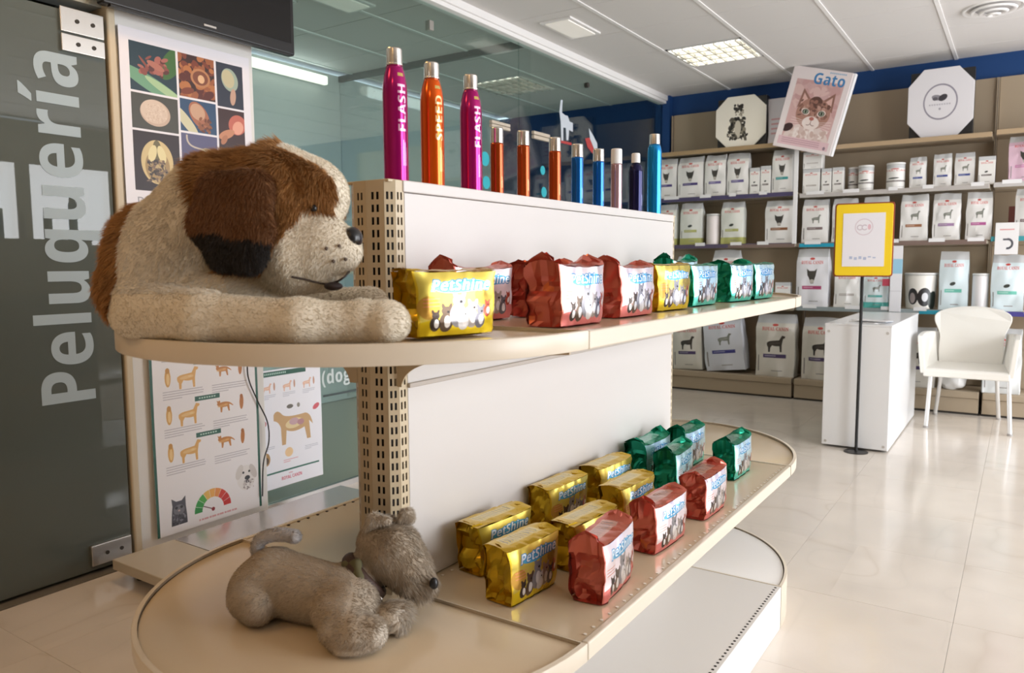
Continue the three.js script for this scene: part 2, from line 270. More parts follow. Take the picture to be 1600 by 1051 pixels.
poster('parasite_poster', 'white poster with a grid of microscope photographs of parasites', -1.765, -2.395, 1.30, 2.222, -3.092, 900, 1320, (g, W, H) => {
  g.fillStyle = '#eceaf0'; g.fillRect(0, 0, W, H);
  const cell = (x, y, w, h, bg, f) => { g.save(); g.beginPath(); g.rect(x, y, w, h); g.clip(); g.fillStyle = bg; g.fillRect(x, y, w, h); g.translate(x, y); f(w, h); g.restore(); };
  const c1 = 60, c2 = 375, c3 = 645; g.save(); g.scale(1, 0.88);
  cell(c1, 80, 300, 320, '#1d3642', (w, h) => { blob(g, w * 0.9, h * 0.3, 60, 130, 0.5, '#3f6a34'); blob(g, w * 0.5, h * 0.85, 240, 50, 0.45, '#6fa080'); blob(g, w * 0.75, h * 0.9, 150, 26, 0.5, '#a9c79a'); speck(g, 60, 80, 180, 110, 26, ['#8a4a40', '#a8655a', '#5d2f2c'], 22, 4); blob(g, w * 0.55, h * 0.42, 60, 22, 0.4, '#b0705f'); blob(g, w * 0.3, h * 0.4, 50, 8, 0.9, '#8d4c3d'); });
  cell(c1, 415, 300, 235, '#46453c', (w, h) => { blob(g, w / 2, h / 2, 98, 88, 0.3, '#c9b09b'); blob(g, w / 2 - 6, h / 2 - 8, 88, 78, 0.3, '#d8c3b0'); speck(g, 90, 60, 130, 120, 130, ['#cdb49f', '#e2cfbd'], 5, 5); });
  cell(c1, 665, 300, 400, '#2a1a1c', (w, h) => { blob(g, w / 2, h / 2, 105, 150, 0, '#d6c08a'); blob(g, w / 2, h / 2 + 30, 80, 110, 0, '#a88d5f'); blob(g, w / 2, h * 0.3, 28, 70, 0, '#6f6644'); blob(g, w * 0.4, h * 0.36, 26, 60, 0.25, '#e6d9a4'); blob(g, w * 0.6, h * 0.36, 26, 60, -0.25, '#e6d9a4'); speck(g, 90, 190, 120, 150, 80, ['#5c4c40', '#7c6654', '#c0a97b', '#3f3631'], 13, 6); });
  cell(c2, 80, 255, 300, '#3a1c15', (w, h) => { speck(g, 0, 0, w, h, 70, ['#7a3a24', '#9c5a34', '#5a2418', '#b4713f'], 34, 7); blob(g, w * 0.6, h * 0.5, 70, 66, 0, '#b98055'); blob(g, w * 0.6, h * 0.5, 54, 50, 0, '#7c452d'); blob(g, w * 0.62, h * 0.52, 24, 30, 0, '#e0b58a'); });
  cell(c2, 395, 255, 225, '#2b4a6d', (w, h) => { blob(g, 40, h * 0.7, 130, 34, 0.9, '#d2cfae'); blob(g, w * 0.52, h * 0.45, 62, 100, -0.5, '#a8694c'); blob(g, w * 0.48, h * 0.35, 50, 60, -0.5, '#c9a083'); speck(g, 130, 120, 90, 90, 30, ['#6a3a26', '#8f5837'], 16, 8); });
  cell(c2, 635, 255, 205, '#5b5a7e', (w, h) => { g.strokeStyle = '#c7bcae'; g.lineWidth = 12; g.beginPath(); g.moveTo(40, 10); g.bezierCurveTo(30, 110, 120, 90, 190, 110); g.stroke(); blob(g, w * 0.76, h * 0.62, 56, 34, 0.4, '#cfc7a9'); });
  cell(c2, 855, 255, 210, '#26282f', (w, h) => { blob(g, w * 0.45, h * 0.62, 90, 74, 0, '#8a98a8'); speck(g, 50, 70, 140, 120, 60, ['#a5a0b4', '#c0a7a4', '#6f8190'], 16, 9); g.strokeStyle = '#b9b2a3'; g.lineWidth = 9; g.beginPath(); g.moveTo(150, 100); g.lineTo(245, 20); g.stroke(); });
  cell(c3, 80, 200, 320, '#2a3040', (w, h) => { blob(g, w / 2, h * 0.36, 62, 84, -0.2, '#9fb0a0'); blob(g, w * 0.44, h * 0.34, 46, 66, -0.2, '#c3bb98'); blob(g, w * 0.6, h * 0.74, 22, 62, 0.1, '#c49f8a'); });
  cell(c3, 415, 200, 300, '#3c2220', (w, h) => { blob(g, w * 0.72, h * 0.35, 66, 76, 0.4, '#c46a58'); blob(g, w * 0.74, h * 0.42, 40, 52, 0.4, '#e5a48c'); blob(g, w * 0.3, h * 0.62, 66, 30, -0.5, '#c78a68'); blob(g, w * 0.2, h * 0.76, 20, 40, 0.5, '#b47858'); });
  cell(c3, 730, 200, 335, '#22405f', (w, h) => { blob(g, w * 0.5, h * 0.45, 92, 120, 0, '#d8dcdc'); for (let k = 0; k < 9; k++) { g.strokeStyle = '#8fa0a8'; g.lineWidth = 6; g.beginPath(); g.moveTo(w / 2, h * 0.5); g.lineTo(w / 2 + 86 * Math.cos(k * 0.5 - 3.6), h * 0.45 + 112 * Math.sin(k * 0.5 - 3.6)); g.stroke(); } });
  g.restore(); g.fillStyle = '#9b9ba3'; g.font = '92px sans-serif'; g.fillText('PARÁSITOS', 62, 1042, 760);
  
});
function textLines(g, x, y, w, n, lh, c, seed) { const r = rng(seed); g.fillStyle = c; for (let i = 0; i < n; i++) g.fillRect(x, y + i * lh, w * (i === n - 1 ? 0.45 : 0.86 + 0.14 * r()), lh * 0.38); }
function sideDog(g, x, y, s, c1, c2, cat) {
  g.save(); g.translate(x, y); g.scale(s, s); g.fillStyle = c1; g.beginPath();
  if (cat) { g.moveTo(-46, -24); g.lineTo(-52, -40); g.lineTo(-40, -34); g.lineTo(-28, -40); g.lineTo(-24, -22); g.quadraticCurveTo(0, -30, 34, -22); g.quadraticCurveTo(52, -18, 74, 6); g.lineTo(68, 8); g.quadraticCurveTo(50, -6, 42, -6); g.lineTo(46, 40); g.lineTo(36, 40); g.lineTo(26, 8); g.lineTo(-8, 10); g.lineTo(-14, 42); g.lineTo(-24, 42); g.lineTo(-26, 4); g.quadraticCurveTo(-44, 0, -50, -14); }
  else { g.moveTo(-60, -6); g.quadraticCurveTo(-50, -18, -10, -20); g.lineTo(26, -24); g.lineTo(44, -56); g.lineTo(66, -50); g.lineTo(64, -40); g.lineTo(52, -34); g.lineTo(44, 6); g.lineTo(44, 56); g.lineTo(32, 56); g.lineTo(28, 16); g.quadraticCurveTo(0, 20, -24, 12); g.lineTo(-36, 30); g.lineTo(-38, 58); g.lineTo(-50, 58); g.lineTo(-52, 24); g.quadraticCurveTo(-64, 12, -60, -6); }
  g.fill(); g.globalAlpha = 0.55; blob(g, -10, -2, 36, 9, -0.1, c2); blob(g, 20, -6, 16, 8, 0, c2); g.restore();
}
function catFace(g, x, y, s) { g.save(); g.translate(x, y); g.scale(s, s); g.fillStyle = '#4a4a52'; g.beginPath(); g.moveTo(-40, -20); g.lineTo(-44, -64); g.lineTo(-16, -44); g.lineTo(18, -44); g.lineTo(42, -66); g.lineTo(42, -10); g.quadraticCurveTo(50, 60, 48, 90); g.lineTo(-50, 90); g.quadraticCurveTo(-48, 30, -40, -20); g.fill(); blob(g, 0, 6, 34, 30, 0, '#77777f'); blob(g, -16, -8, 9, 8, 0, '#26262b'); blob(g, 16, -8, 9, 8, 0, '#26262b'); blob(g, 0, 10, 7, 5, 0, '#c9b4ae'); speck(g, -40, 30, 80, 56, 40, ['#5b5b64', '#3b3b43', '#85858f'], 8, 12); g.restore(); }
function whiteDogFace(g, x, y, s) { g.save(); g.translate(x, y); g.scale(s, s); blob(g, 0, 20, 62, 74, 0, '#e9e7e6'); blob(g, -44, -20, 22, 44, 0.4, '#d9d5d2'); blob(g, 48, -10, 20, 46, -0.4, '#cfcac8'); blob(g, -18, -12, 7, 7, 0, '#222'); blob(g, 22, -14, 7, 7, 0, '#222'); blob(g, 8, 22, 18, 13, 0, '#1d1d20'); blob(g, 6, 44, 20, 9, 0, '#4a4346'); speck(g, -20, 40, 70, 50, 18, ['#c9c4c2', '#9b9596'], 8, 15); g.restore(); }
poster('body_condition_poster', 'green edged poster with dog and cat figures and a dial', -1.822, -2.372, 0.068, 1.02, -3.088, 860, 1490, (g, W, H) => {
  g.fillStyle = '#f1f0f3'; g.fillRect(0, 0, W, H); g.fillStyle = '#1e5747'; g.fillRect(0, 0, 20, H); g.fillRect(W - 20, 0, 20, H);
  for (let k = 0; k < 5; k++) {
    const y = 60 + k * 262; if (k > 3) break;
    g.fillStyle = '#215a4a'; g.fillRect(330, y - 26, 200, 34); g.fillStyle = '#b9d3c8'; for (let q = 0; q < 7; q++) g.fillRect(362 + q * 20, y - 15, 13, 11);
    blob(g, 130, y + 80, 22, 62, 0, '#d9a85c'); blob(g, 130, y + 30, 16, 20, 0, '#c9954b'); blob(g, 132, y + 88, 12, 40, 0, '#f0cf92');
    sideDog(g, 280, y + 92, 1.3, '#dfae67', '#f3d8a4'); sideDog(g, 560, y + 74, 1.0 + 0.05 * k, '#c08040', '#e6b877', true); blob(g, 712, y + 66, 17, 56, 0.05, '#b9773b'); blob(g, 712, y + 24, 13, 16, 0, '#a9672f');
    textLines(g, 90, y + 172, 320, 4, 17, '#c3c1c8', 30 + k); textLines(g, 470, y + 172, 300, 4, 17, '#c3c1c8', 40 + k);
  }
  catFace(g, 170, 1325, 1.25); whiteDogFace(g, 730, 1210, 1.3);
  for (let k = 0; k < 9; k++) { g.beginPath(); g.arc(440, 1400, 120, Math.PI + k * Math.PI / 9, Math.PI + (k + 1) * Math.PI / 9 - 0.02); g.lineWidth = 62; g.strokeStyle = ['#2f8f46', '#3a9c4c', '#54ac52', '#e8bf63', '#eeb35f', '#ea9a55', '#d8483c', '#cf3a36', '#c93434'][k]; g.stroke(); }
  g.strokeStyle = '#5a2a30'; g.lineWidth = 6; g.beginPath(); g.moveTo(440, 1400); g.lineTo(360, 1360); g.stroke(); blob(g, 440, 1400, 14, 14, 0, '#8c2b33'); g.fillStyle = '#dba9ad'; for (let q = 0; q < 15; q++) g.fillRect(322 + q * 21, 1446, 13 + 4 * (q % 3), 13);
});
poster('anatomy_poster', 'small poster of dog anatomy stuck low on the glass', -2.402, -2.838, 0.106, 0.722, -3.16, 700, 1000, (g, W, H) => {
  g.fillStyle = '#eef0f8'; g.fillRect(0, 0, W, H); g.fillStyle = '#1e5747'; g.fillRect(12, 14, W - 170, 40); g.fillStyle = '#a9cbbf'; for (let q = 0; q < 16; q++) g.fillRect(34 + q * 19, 25, 12, 16);
  for (let k = 0; k < 3; k++) { sideDog(g, 130 + 210 * k, 150, 0.75, '#e6b9a0', '#f3dccb'); blob(g, 205 + 210 * k, 140, 9, 34, 0, '#c79a84'); textLines(g, 80 + 210 * k, 205, 150, 3, 14, '#c6cad6', 50 + k); }
  g.save(); g.fillStyle = '#c9a679'; g.beginPath(); g.moveTo(190, 380); g.quadraticCurveTo(220, 330, 270, 380); g.quadraticCurveTo(300, 430, 520, 410); g.quadraticCurveTo(580, 420, 600, 520); g.lineTo(560, 480); g.lineTo(575, 640); g.lineTo(535, 640); g.lineTo(510, 530); g.quadraticCurveTo(400, 570, 320, 530); g.lineTo(310, 650); g.lineTo(270, 650); g.lineTo(262, 500); g.quadraticCurveTo(240, 440, 190, 430); g.fill(); g.restore();
  g.fillStyle = '#eef0f8'; g.fillRect(330, 280, 240, 60);
  blob(g, 400, 480, 90, 42, -0.1, '#e4d2a4'); blob(g, 400, 465, 50, 30, 0, '#c9a8b0'); blob(g, 470, 480, 36, 26, 0, '#b98d93'); blob(g, 640, 370, 40, 22, -0.5, '#d0626d'); blob(g, 95, 440, 22, 24, 0, '#c9838a'); blob(g, 360, 330, 34, 18, 0, '#6a665f'); blob(g, 450, 330, 16, 20, 0, '#8b8880');
  blob(g, 105, 740, 38, 54, 0, '#b08a55'); blob(g, 105, 752, 24, 30, 0, '#55402c'); blob(g, 340, 720, 42, 40, 0, '#eccb9c'); textLines(g, 60, 640, 150, 3, 14, '#c6cad6', 60); textLines(g, 510, 700, 150, 3, 14, '#c6cad6', 61); textLines(g, 280, 780, 160, 2, 16, '#e3aab2', 62);
  g.strokeStyle = '#2c6a5c'; g.lineWidth = 14; g.beginPath(); g.moveTo(40, 868); g.lineTo(660, 868); g.stroke();
  g.fillStyle = '#d0485e'; g.font = 'bold 40px sans-serif'; g.fillText('ROYAL CANIN', 250, 946, 220); for (let q = 0; q < 5; q++) g.fillRect(330 + 9 * q, 900 - (q === 2 ? 10 : 5), 4, q === 2 ? 14 : 9);
}, 0.003);
{ const m = part('window_lettering', new TextGeometry('(dog', { font, size: 0.075, depth: 0.001, curveSegments: 5 }).rotateY(Math.PI / 2), mat([0.62, 0.7, 0.7], 0.6), scene, [-3.164, 0.6, -2.85]); tag(m, 'pale lettering and dark line on glass beside anatomy poster', 'lettering');
  part('underline', boxAt(0, 0.001, -0.07, -0.058, -0.6, -0.01), mat([0.05, 0.07, 0.07], 0.6), m); }
{ // hanging cable
  const pts = [[386, 560], [388, 590], [402, 625], [418, 660], [420, 690], [412, 720], [410, 775]].map(([x, y]) => onX(x, y, -3.07));
  tag(part('cable', tubeOf(pts, 0.0032, 60, 6), M.rubber), 'thin dark cable hanging over the edge of the pier', 'cable');
}
{ // floor scale
  const t = thing('floor_scale', 'low flat metal platform scale on the floor below posters', 'scale', [-2.75, 0, -2.15]);
  part('platform', boxAt(-0.2, 0.17, 0.055, 0.095, -0.62, 0.33, 0.004), mat([0.6, 0.57, 0.56], 0.22, { metalness: 0.6 }), t, undefined, 'brushed grey top');
  part('end_section', boxAt(-0.2, 0.17, 0.055, 0.096, 0.334, 0.6, 0.004), mat([0.58, 0.52, 0.42], 0.4), t, undefined, 'beige end section');
  for (const [x, z] of [[-0.14, 0.5], [0.11, 0.5], [-0.14, -0.52], [0.11, -0.52]]) part('foot', new THREE.CylinderGeometry(0.03, 0.034, 0.056, 16).translate(x, 0.028, z), M.rubber, t);
  const arc = []; for (let k = 0; k <= 16; k++) arc.push(V(0.155 - 0.11 * Math.sin(k / 16 * 1.5), 0.097, -0.06 - 0.21 * k / 16)); const g = tubeOf(arc, 0.008, 40, 6); g.scale(1, 0.12, 1).translate(0, 0.0855, 0); part('red_mark', g, mat([0.6, 0.05, 0.05], 0.5), t, undefined, 'red curved marking');
}
// stickers and fittings on the far pane
function flat(name, pts, depth, m, parent, x, label) { const s = new THREE.Shape(pts.map(([px, py]) => { const p = onX(px, py, x); return new THREE.Vector2(-p.z, p.y); })); const g = new THREE.ExtrudeGeometry(s, { depth, bevelEnabled: false }); g.rotateY(Math.PI / 2); const mm = part(name, g, m, parent, [x, 0, 0]); if (label) mm.userData.label = label; return mm; }
{
  const X = -3.164, w = mat([0.55, 0.6, 0.66], 0.7), red = mat([0.45, 0.05, 0.05], 0.6), c = thing('cat_sticker', 'white cat silhouette sticker on the glass, red bar below', 'sticker');
  flat('cat', [[876, 156], [879, 156], [878, 176], [883, 180], [887, 181], [890, 190], [895, 192], [895, 206], [889, 203], [888, 219], [885, 219], [884, 200], [880, 199], [880, 220], [877, 220], [876, 190], [874, 174]], 0.001, w, c, X);
  flat('bar', [[876, 219], [893, 223], [893, 227], [876, 223]], 0.001, red, c, X, 'red bar');
  const d = thing('gnome_sticker', 'pale pointed sticker with a red patch on the glass', 'sticker');
  flat('peak', [[920, 200], [927, 212], [933, 224], [934, 240], [929, 236], [922, 218]], 0.001, w, d, X); flat('patch', [[914, 216], [921, 215], [928, 232], [926, 240], [918, 230]], 0.001, red, d, X, 'red patch');
  for (const [px, py, r] of [[758, 248, 0.05], [848, 266, 0.035], [760, 285, 0.045], [850, 300, 0.04]]) { const p = onX(px, py, X); tag(part('round_sticker', new THREE.CylinderGeometry(r, r, 0.001, 20).rotateZ(Math.PI / 2), mat([0.03, 0.42, 0.5], 0.6), scene, [X, p.y, p.z]), `turquoise round sticker on the glass, ${py < 280 ? 'upper' : 'lower'} one ${px < 800 ? 'beside the tall pink can' : 'between two rust orange cans'}`, 'sticker', 'turquoise round stickers'); }
  for (const [k, pts] of [[767, 187, 796, 205], [833, 204, 858, 222]].entries()) {
    const a = onX(pts[0], pts[1], -3.15), b = onX(pts[2], pts[3], -3.15), t = thing('glass_lock', `beige metal lock plate on the glass ${k ? 'nearer' : 'farther from'} the cat sticker`, 'lock');
    for (const [u, v] of [[0, 0.46], [0.54, 1]]) part('lock_plate', boxAt(-3.166, -3.14, b.y + (a.y - b.y) * u, b.y + (a.y - b.y) * v, Math.min(a.z, b.z), Math.max(a.z, b.z), 0.004), mat([0.6, 0.52, 0.42], 0.4), t);
  }
}

// ---------------------------------------------------------------- the gondola
const GX = -1.11, GN = -1.165, GF = -2.6;                               // centre line, near and far upright
const gondola = thing('gondola_shelving', 'cream double sided shop shelving with rounded ends and slotted post', 'shelving');
function halfRound(a, b, z0, dir) { const s = new THREE.Shape(); s.moveTo(-a, 0); for (let k = 1; k <= 48; k++) { const t = Math.PI - k / 48 * Math.PI; s.lineTo(a * Math.cos(t), b * Math.sin(t)); } s.closePath(); return s; }
function layFlat(shape, h, y, z0, dir, bevel = 0.003) {   // shape (x, outward) extruded upwards by h, lying at z0, outward = dir * z
  const g = new THREE.ExtrudeGeometry(shape, { depth: h - 2 * bevel, bevelEnabled: bevel > 0, bevelThickness: bevel, bevelSize: bevel, bevelOffset: -bevel, bevelSegments: 2, curveSegments: 12 });
  g.translate(0, 0, bevel); const m = new THREE.Matrix4().makeBasis(V(1, 0, 0), V(0, 0, dir), V(0, 1, 0)); g.applyMatrix4(m);
  if (m.determinant() < 0) { const ix = g.index; if (ix) { for (let i = 0; i < ix.count; i += 3) { const t = ix.getX(i); ix.setX(i, ix.getX(i + 2)); ix.setX(i + 2, t); } } else for (const k of Object.keys(g.attributes)) { const at_ = g.attributes[k], n = at_.itemSize; for (let i = 0; i < at_.count; i += 3) for (let c = 0; c < n; c++) { const t = at_.array[i * n + c]; at_.array[i * n + c] = at_.array[(i + 2) * n + c]; at_.array[(i + 2) * n + c] = t; } } }
  g.translate(GX, y, z0); return toCreasedNormals(g, 0.6);
}
function ring(a, b, t) { const s = halfRound(a, b), h = new THREE.Path(); const ai = a - t, bi = b - t; h.moveTo(-ai, 0.002); for (let k = 1; k <= 48; k++) { const q = Math.PI - k / 48 * Math.PI; h.lineTo(ai * Math.cos(q), Math.max(0.002, bi * Math.sin(q))); } h.closePath(); s.holes.push(h); return s; }
function dots(pts, r, y, m, parent, name) { const gs = pts.map(([x, z]) => new THREE.CylinderGeometry(r, r, 0.0012, 8).translate(x, y, z)); const o = part(name, mergeGeometries(gs), m, parent); o.userData.kind = 'stuff'; return o; }
function level(y, t, a, name) {
  for (const [b, z0, dir] of [[0.49, GN, 1], [0.55, GF, -1]]) {
    const e = part(`${name}_end`, layFlat(halfRound(a - 0.011, b - 0.011), t - 0.006, y - t, z0 + dir * 0.002, dir), M.creamDeck, gondola);
    part('rim', layFlat(ring(a, b, 0.0085), t, y - t + 0.001, z0 + dir * 0.002, dir, 0.002), M.cream, e);
    part('groove', layFlat(ring(a - 0.0075, b - 0.0075, 0.005), t - 0.008, y - t + 0.001, z0 + dir * 0.002, dir, 0), M.groove, e);
  }
  for (const s of [-1, 1]) {
    const x0 = GX + s * 0.055, x1 = GX + s * a, lo = Math.min(x0, x1), hi = Math.max(x0, x1);
    const p = part(`${name}_deck`, boxAt(s > 0 ? lo : lo + 0.0155, s > 0 ? hi - 0.0155 : hi, y - 0.012, y - 0.002, GF + 0.002, GN - 0.002, 0.002), M.creamDeck, gondola);
    part('front_lip', boxAt(s > 0 ? hi - 0.016 : lo, s > 0 ? hi : lo + 0.016, y - t, y, GF + 0.002, GN - 0.002, 0.004), M.cream, p);
    part('under_pan', boxAt(lo + 0.02, hi - 0.02, y - t * 0.9, y - 0.013, GF + 0.01, GN - 0.01), M.cream, p);
  }
}
level(1.135, 0.033, 0.49, 'upper_shelf');
level(0.572, 0.035, 0.49, 'lower_shelf');
{ // hole dots along the lower shelf edges and panel foot, pale ones painted glints
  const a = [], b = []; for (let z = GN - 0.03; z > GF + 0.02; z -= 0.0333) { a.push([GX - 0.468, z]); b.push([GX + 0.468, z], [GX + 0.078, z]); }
  dots(a, 0.0042, 0.5712, M.dark, gondola, 'painted_dots'); dots(b, 0.0034, 0.5712, mat([0.86, 0.8, 0.7], 0.4), gondola, 'painted_dots');
}
{ // base deck
  const a = 0.47, y = 0.149;
  for (const [b, z0, dir] of [[0.49, GN, 1], [0.54, GF, -1]]) {
    const e = part('base_end', layFlat(halfRound(a - 0.013, b - 0.013), y - 0.004, 0, z0 + dir * 0.002, dir), M.baseDeck, gondola);
    part('rim', layFlat(ring(a, b, 0.008), y, 0, z0 + dir * 0.002, dir, 0.002), M.cream, e); part('groove', layFlat(ring(a - 0.006, b - 0.006, 0.0085), y - 0.012, 0, z0 + dir * 0.002, dir, 0), M.dark, e);
  }
  for (const s of [-1, 1]) { const x1 = GX + s * a; part('base_deck', boxAt(Math.min(GX, x1), Math.max(GX, x1), 0.0, y, GF + 0.002, GN - 0.002, 0.003), M.baseDeck, gondola); }
  const d = []; for (let z = GF + 0.02; z < GN - 0.02; z += 0.021) d.push([GX + 0.455, z]); dots(d, 0.0042, y + 0.0002, M.dark, gondola, 'painted_dots');
}
// back panels, cap, and a grey strip painting the joint and its shadow line
for (const [y0, y1] of [[0.15, 0.54], [0.573, 1.0], [1.004, 1.1], [1.136, 1.395]]) for (const s of [-1, 1]) part('back_panel', boxAt(GX + s * 0.06 - 0.006, GX + s * 0.06 + 0.006 - 0.004 * s, y0, y1, GF, GN - 0.012, 0.002), M.panel, gondola);
part('top_cap', boxAt(GX - 0.064, GX + 0.064, 1.396, 1.42, GF, GN - 0.008, 0.003), M.panel, gondola);
for (const s of [-1, 1]) part('joint_shadow_line', boxAt(GX + s * 0.062 - 0.006, GX + s * 0.062 + 0.006, 0.997, 1.007, GF, GN - 0.012, 0.002), mat([0.5, 0.45, 0.4], 0.4), gondola);
function slotPost(z, dir) {   // five-faced slotted upright, dir = the side it faces
  const P = [[0.06, -0.012], [0.06, 0.013], [0.047, 0.031], [0.008, 0.041], [-0.03, 0.037], [-0.06, 0.013], [-0.06, -0.012]];
  const post = part('post_core', boxAt(GX - 0.045, GX + 0.045, 0.15, 1.416, dir > 0 ? z - 0.01 : z - 0.025, dir > 0 ? z + 0.025 : z + 0.01), M.dark, gondola);
  for (let k = 0; k < P.length - 1; k++) {
    const a = P[k], b = P[k + 1], w = Math.hypot(b[0] - a[0], b[1] - a[1]), s = new THREE.Shape(); s.moveTo(0, 0.15); s.lineTo(w, 0.15); s.lineTo(w, 1.418); s.lineTo(0, 1.418);
    const cols = w < 0.03 ? [w * 0.32, w * 0.72] : [w / 2 - 0.0055, w / 2 + 0.0055];
    for (let y = 1.395; y > 0.58; y -= 0.025) for (const c of cols) { const hw = w < 0.03 ? 0.0024 : 0.003, h = new THREE.Path(); h.moveTo(c - hw, y); h.lineTo(c - hw, y - 0.015); h.lineTo(c + hw, y - 0.015); h.lineTo(c + hw, y); h.closePath(); s.holes.push(h); }
    const g = new THREE.ExtrudeGeometry(s, { depth: 0.0018, bevelEnabled: false }), ang = Math.atan2(-(b[1] - a[1]) * dir, b[0] - a[0]);
    g.translate(0, 0, -0.0009).rotateY(ang); g.translate(GX + a[0], 0, z + dir * a[1]);
    part('post_face', g, M.post, post);
  }
  part('post_cap', boxAt(GX - 0.058, GX + 0.058, 1.414, 1.42, dir > 0 ? z - 0.012 : z - 0.03, dir > 0 ? z + 0.03 : z + 0.012, 0.002), M.post, gondola);
}
slotPost(GN, 1); slotPost(GF, -1);
for (const s of [-1, 1]) for (const [yt, hh] of [[1.103, 0.1], [0.538, 0.1]]) {   // curved brackets under the shelves
  const sh = new THREE.Shape(); sh.moveTo(0.035, 0); sh.lineTo(0.46, 0); sh.lineTo(0.46, -0.01); sh.lineTo(0.24, -0.03); sh.bezierCurveTo(0.12, -0.045, 0.082, -0.06, 0.07, -hh * 0.95); sh.lineTo(0.07, -hh); sh.lineTo(0.035, -hh); sh.closePath();
  const g = new THREE.ExtrudeGeometry(sh, { depth: 0.004, bevelEnabled: false }); if (s < 0) { g.scale(-1, 1, 1); for (const k of ['position', 'normal', 'uv']) { const A = g.attributes[k], n = A.itemSize; for (let i = 0; i < A.count; i += 3) for (let c = 0; c < n; c++) { const t = A.array[i * n + c]; A.array[i * n + c] = A.array[(i + 2) * n + c]; A.array[(i + 2) * n + c] = t; } } g.computeVertexNormals(); }
  part('bracket', g.translate(GX, yt, GN + (s > 0 ? 0.012 : 0.02)), M.post, gondola);
}
// ---------------------------------------------------------------- spray cans on the gondola top
const lathe = (pts, seg = 40) => { const g = new THREE.LatheGeometry(pts.map((p) => new THREE.Vector2(...p)), seg), lo = Math.min(...pts.map((p) => p[1])), hi = Math.max(...pts.map((p) => p[1])), p = g.attributes.position, uv = g.attributes.uv; for (let i = 0; i < p.count; i++) uv.setY(i, (p.getY(i) - lo) / (hi - lo)); return g; };
function canTex(base, text, ink, marks) {
  return canvasTex(512, 512, (g, W, H) => {
    g.fillStyle = base; g.fillRect(0, 0, W, H);
    g.fillStyle = ink; g.save(); g.translate(W * 0.5, H * 0.9); g.rotate(-Math.PI / 2);
    if (text) { g.font = 'bold 84px sans-serif'; g.fillText(text, H * 0.32, 26, H * 0.42); }
    g.font = '20px sans-serif'; g.globalAlpha = 0.75; if (marks) { g.fillRect(H * 0.04, 14, H * 0.2, 5); g.fillRect(H * 0.04, 28, H * 0.16, 5); g.fillRect(H * 0.04, 0, H * 0.22, 5); }
    g.restore(); g.globalAlpha = 1; g.fillStyle = '#c9b36a'; if (text) g.fillRect(W * 0.44, H * 0.075, W * 0.1, H * 0.03);
    g.fillStyle = ink; g.globalAlpha = 0.35; for (let k = 0; k < 16; k++) g.fillRect(W * 0.08 + (k % 2) * 4, H * (0.3 + k * 0.04), W * 0.05, 3);
  });
}
const TOPY = 1.4205;
function sprayCan(px, h, r, tex, label, kind) {
  const p = onX(px, 300, -1.1), t = thing('spray_can', label, 'spray can', [-1.1, TOPY, p.z], -1.75, 'spray cans on the gondola top');
  const m = mat('#ffffff', 0.16, { metalness: 0.55, map: tex });
  let prof, cap, capMat = M.chrome, ch;
  if (kind === 'tall') { ch = 0.034; const s = h - ch; prof = [[0, 0], [r * 0.92, 0], [r, 0.004], [r, s * 0.76], [r * 0.97, s * 0.83], [r * 0.88, s * 0.9], [r * 0.72, s * 0.965], [r * 0.64, s], [0, s]]; cap = [[r * 0.6, s], [r * 0.64, s + 0.001], [r * 0.63, h - 0.003], [r * 0.57, h], [0, h - 0.001]]; }
  else if (kind === 'bullet') { ch = 0.035; const s = h - ch; prof = [[0, 0], [r * 0.93, 0], [r, 0.004], [r, s * 0.9], [r * 0.9, s * 0.96], [r * 0.76, s], [0, s]]; cap = [[r * 0.72, s], [r * 0.75, s + 0.001], [r * 0.73, h - 0.002], [r * 0.66, h], [0, h]]; }
  else if (kind === 'dropper') { ch = 0.032; const s = h - ch; prof = [[0, 0], [r * 0.9, 0], [r, 0.005], [r, s * 0.82], [r * 0.85, s * 0.93], [r * 0.5, s], [0, s]]; cap = [[r * 0.58, s], [r * 0.6, s + 0.002], [r * 0.58, h - 0.003], [r * 0.5, h], [0, h]]; capMat = M.white; }
  else { ch = kind === 'white' ? 0.047 : 0.038; const s = h - ch; prof = [[0, 0], [r * 0.94, 0], [r, 0.004], [r, s - 0.004], [r * 0.97, s], [0, s]]; cap = [[r * 0.95, s], [r * 0.97, s + 0.001], [r * 0.96, h - 0.004], [r * 0.88, h], [0, h - 0.0005]]; if (kind === 'white') capMat = M.white; }
  part('body', lathe(prof), m, t); part('cap', lathe(cap), capMat, t, undefined, capMat === M.white ? 'white cap' : 'silver cap');
  if (kind === 'tall') part('collar', lathe([[r * 0.64, h - ch - 0.001], [r * 0.7, h - ch], [r * 0.66, h - ch + 0.003]]), M.chrome, t);
}
const pink = canTex('#a80d6b', 'FLASH', '#f7cfe6', true), orange = canTex('#dd5a08', 'SPEED', '#ffd9a0', true), rust = canTex('#a8420f', '', '#f0c9a0', true), blue = canTex('#0a5fb0', '', '#bfe3ff', true), cyan = canTex('#0b86c9', '', '#d5f3ff', true), navy = canTex('#151640', '', '#c8c8e6', true), mauve = canTex('#b08e93', '', '#f0e6e6', true);
sprayCan(620, 0.272, 0.0255, pink, 'tall pink spray can lettered FLASH above the slotted post', 'tall');
sprayCan(677, 0.268, 0.0258, orange, 'tall bright orange spray can lettered SPEED between pink cans', 'tall');
sprayCan(737, 0.27, 0.0258, pink, 'tall pink spray can lettered FLASH next to short rust cans', 'tall');
sprayCan(777, 0.165, 0.0165, rust, 'short rust orange spray can beside the tall pink can', 'short');
sprayCan(818, 0.174, 0.0168, rust, 'short rust orange spray can, middle one of three', 'short');
sprayCan(867, 0.178, 0.0172, rust, 'short rust orange spray can beside the dark blue cans', 'short');
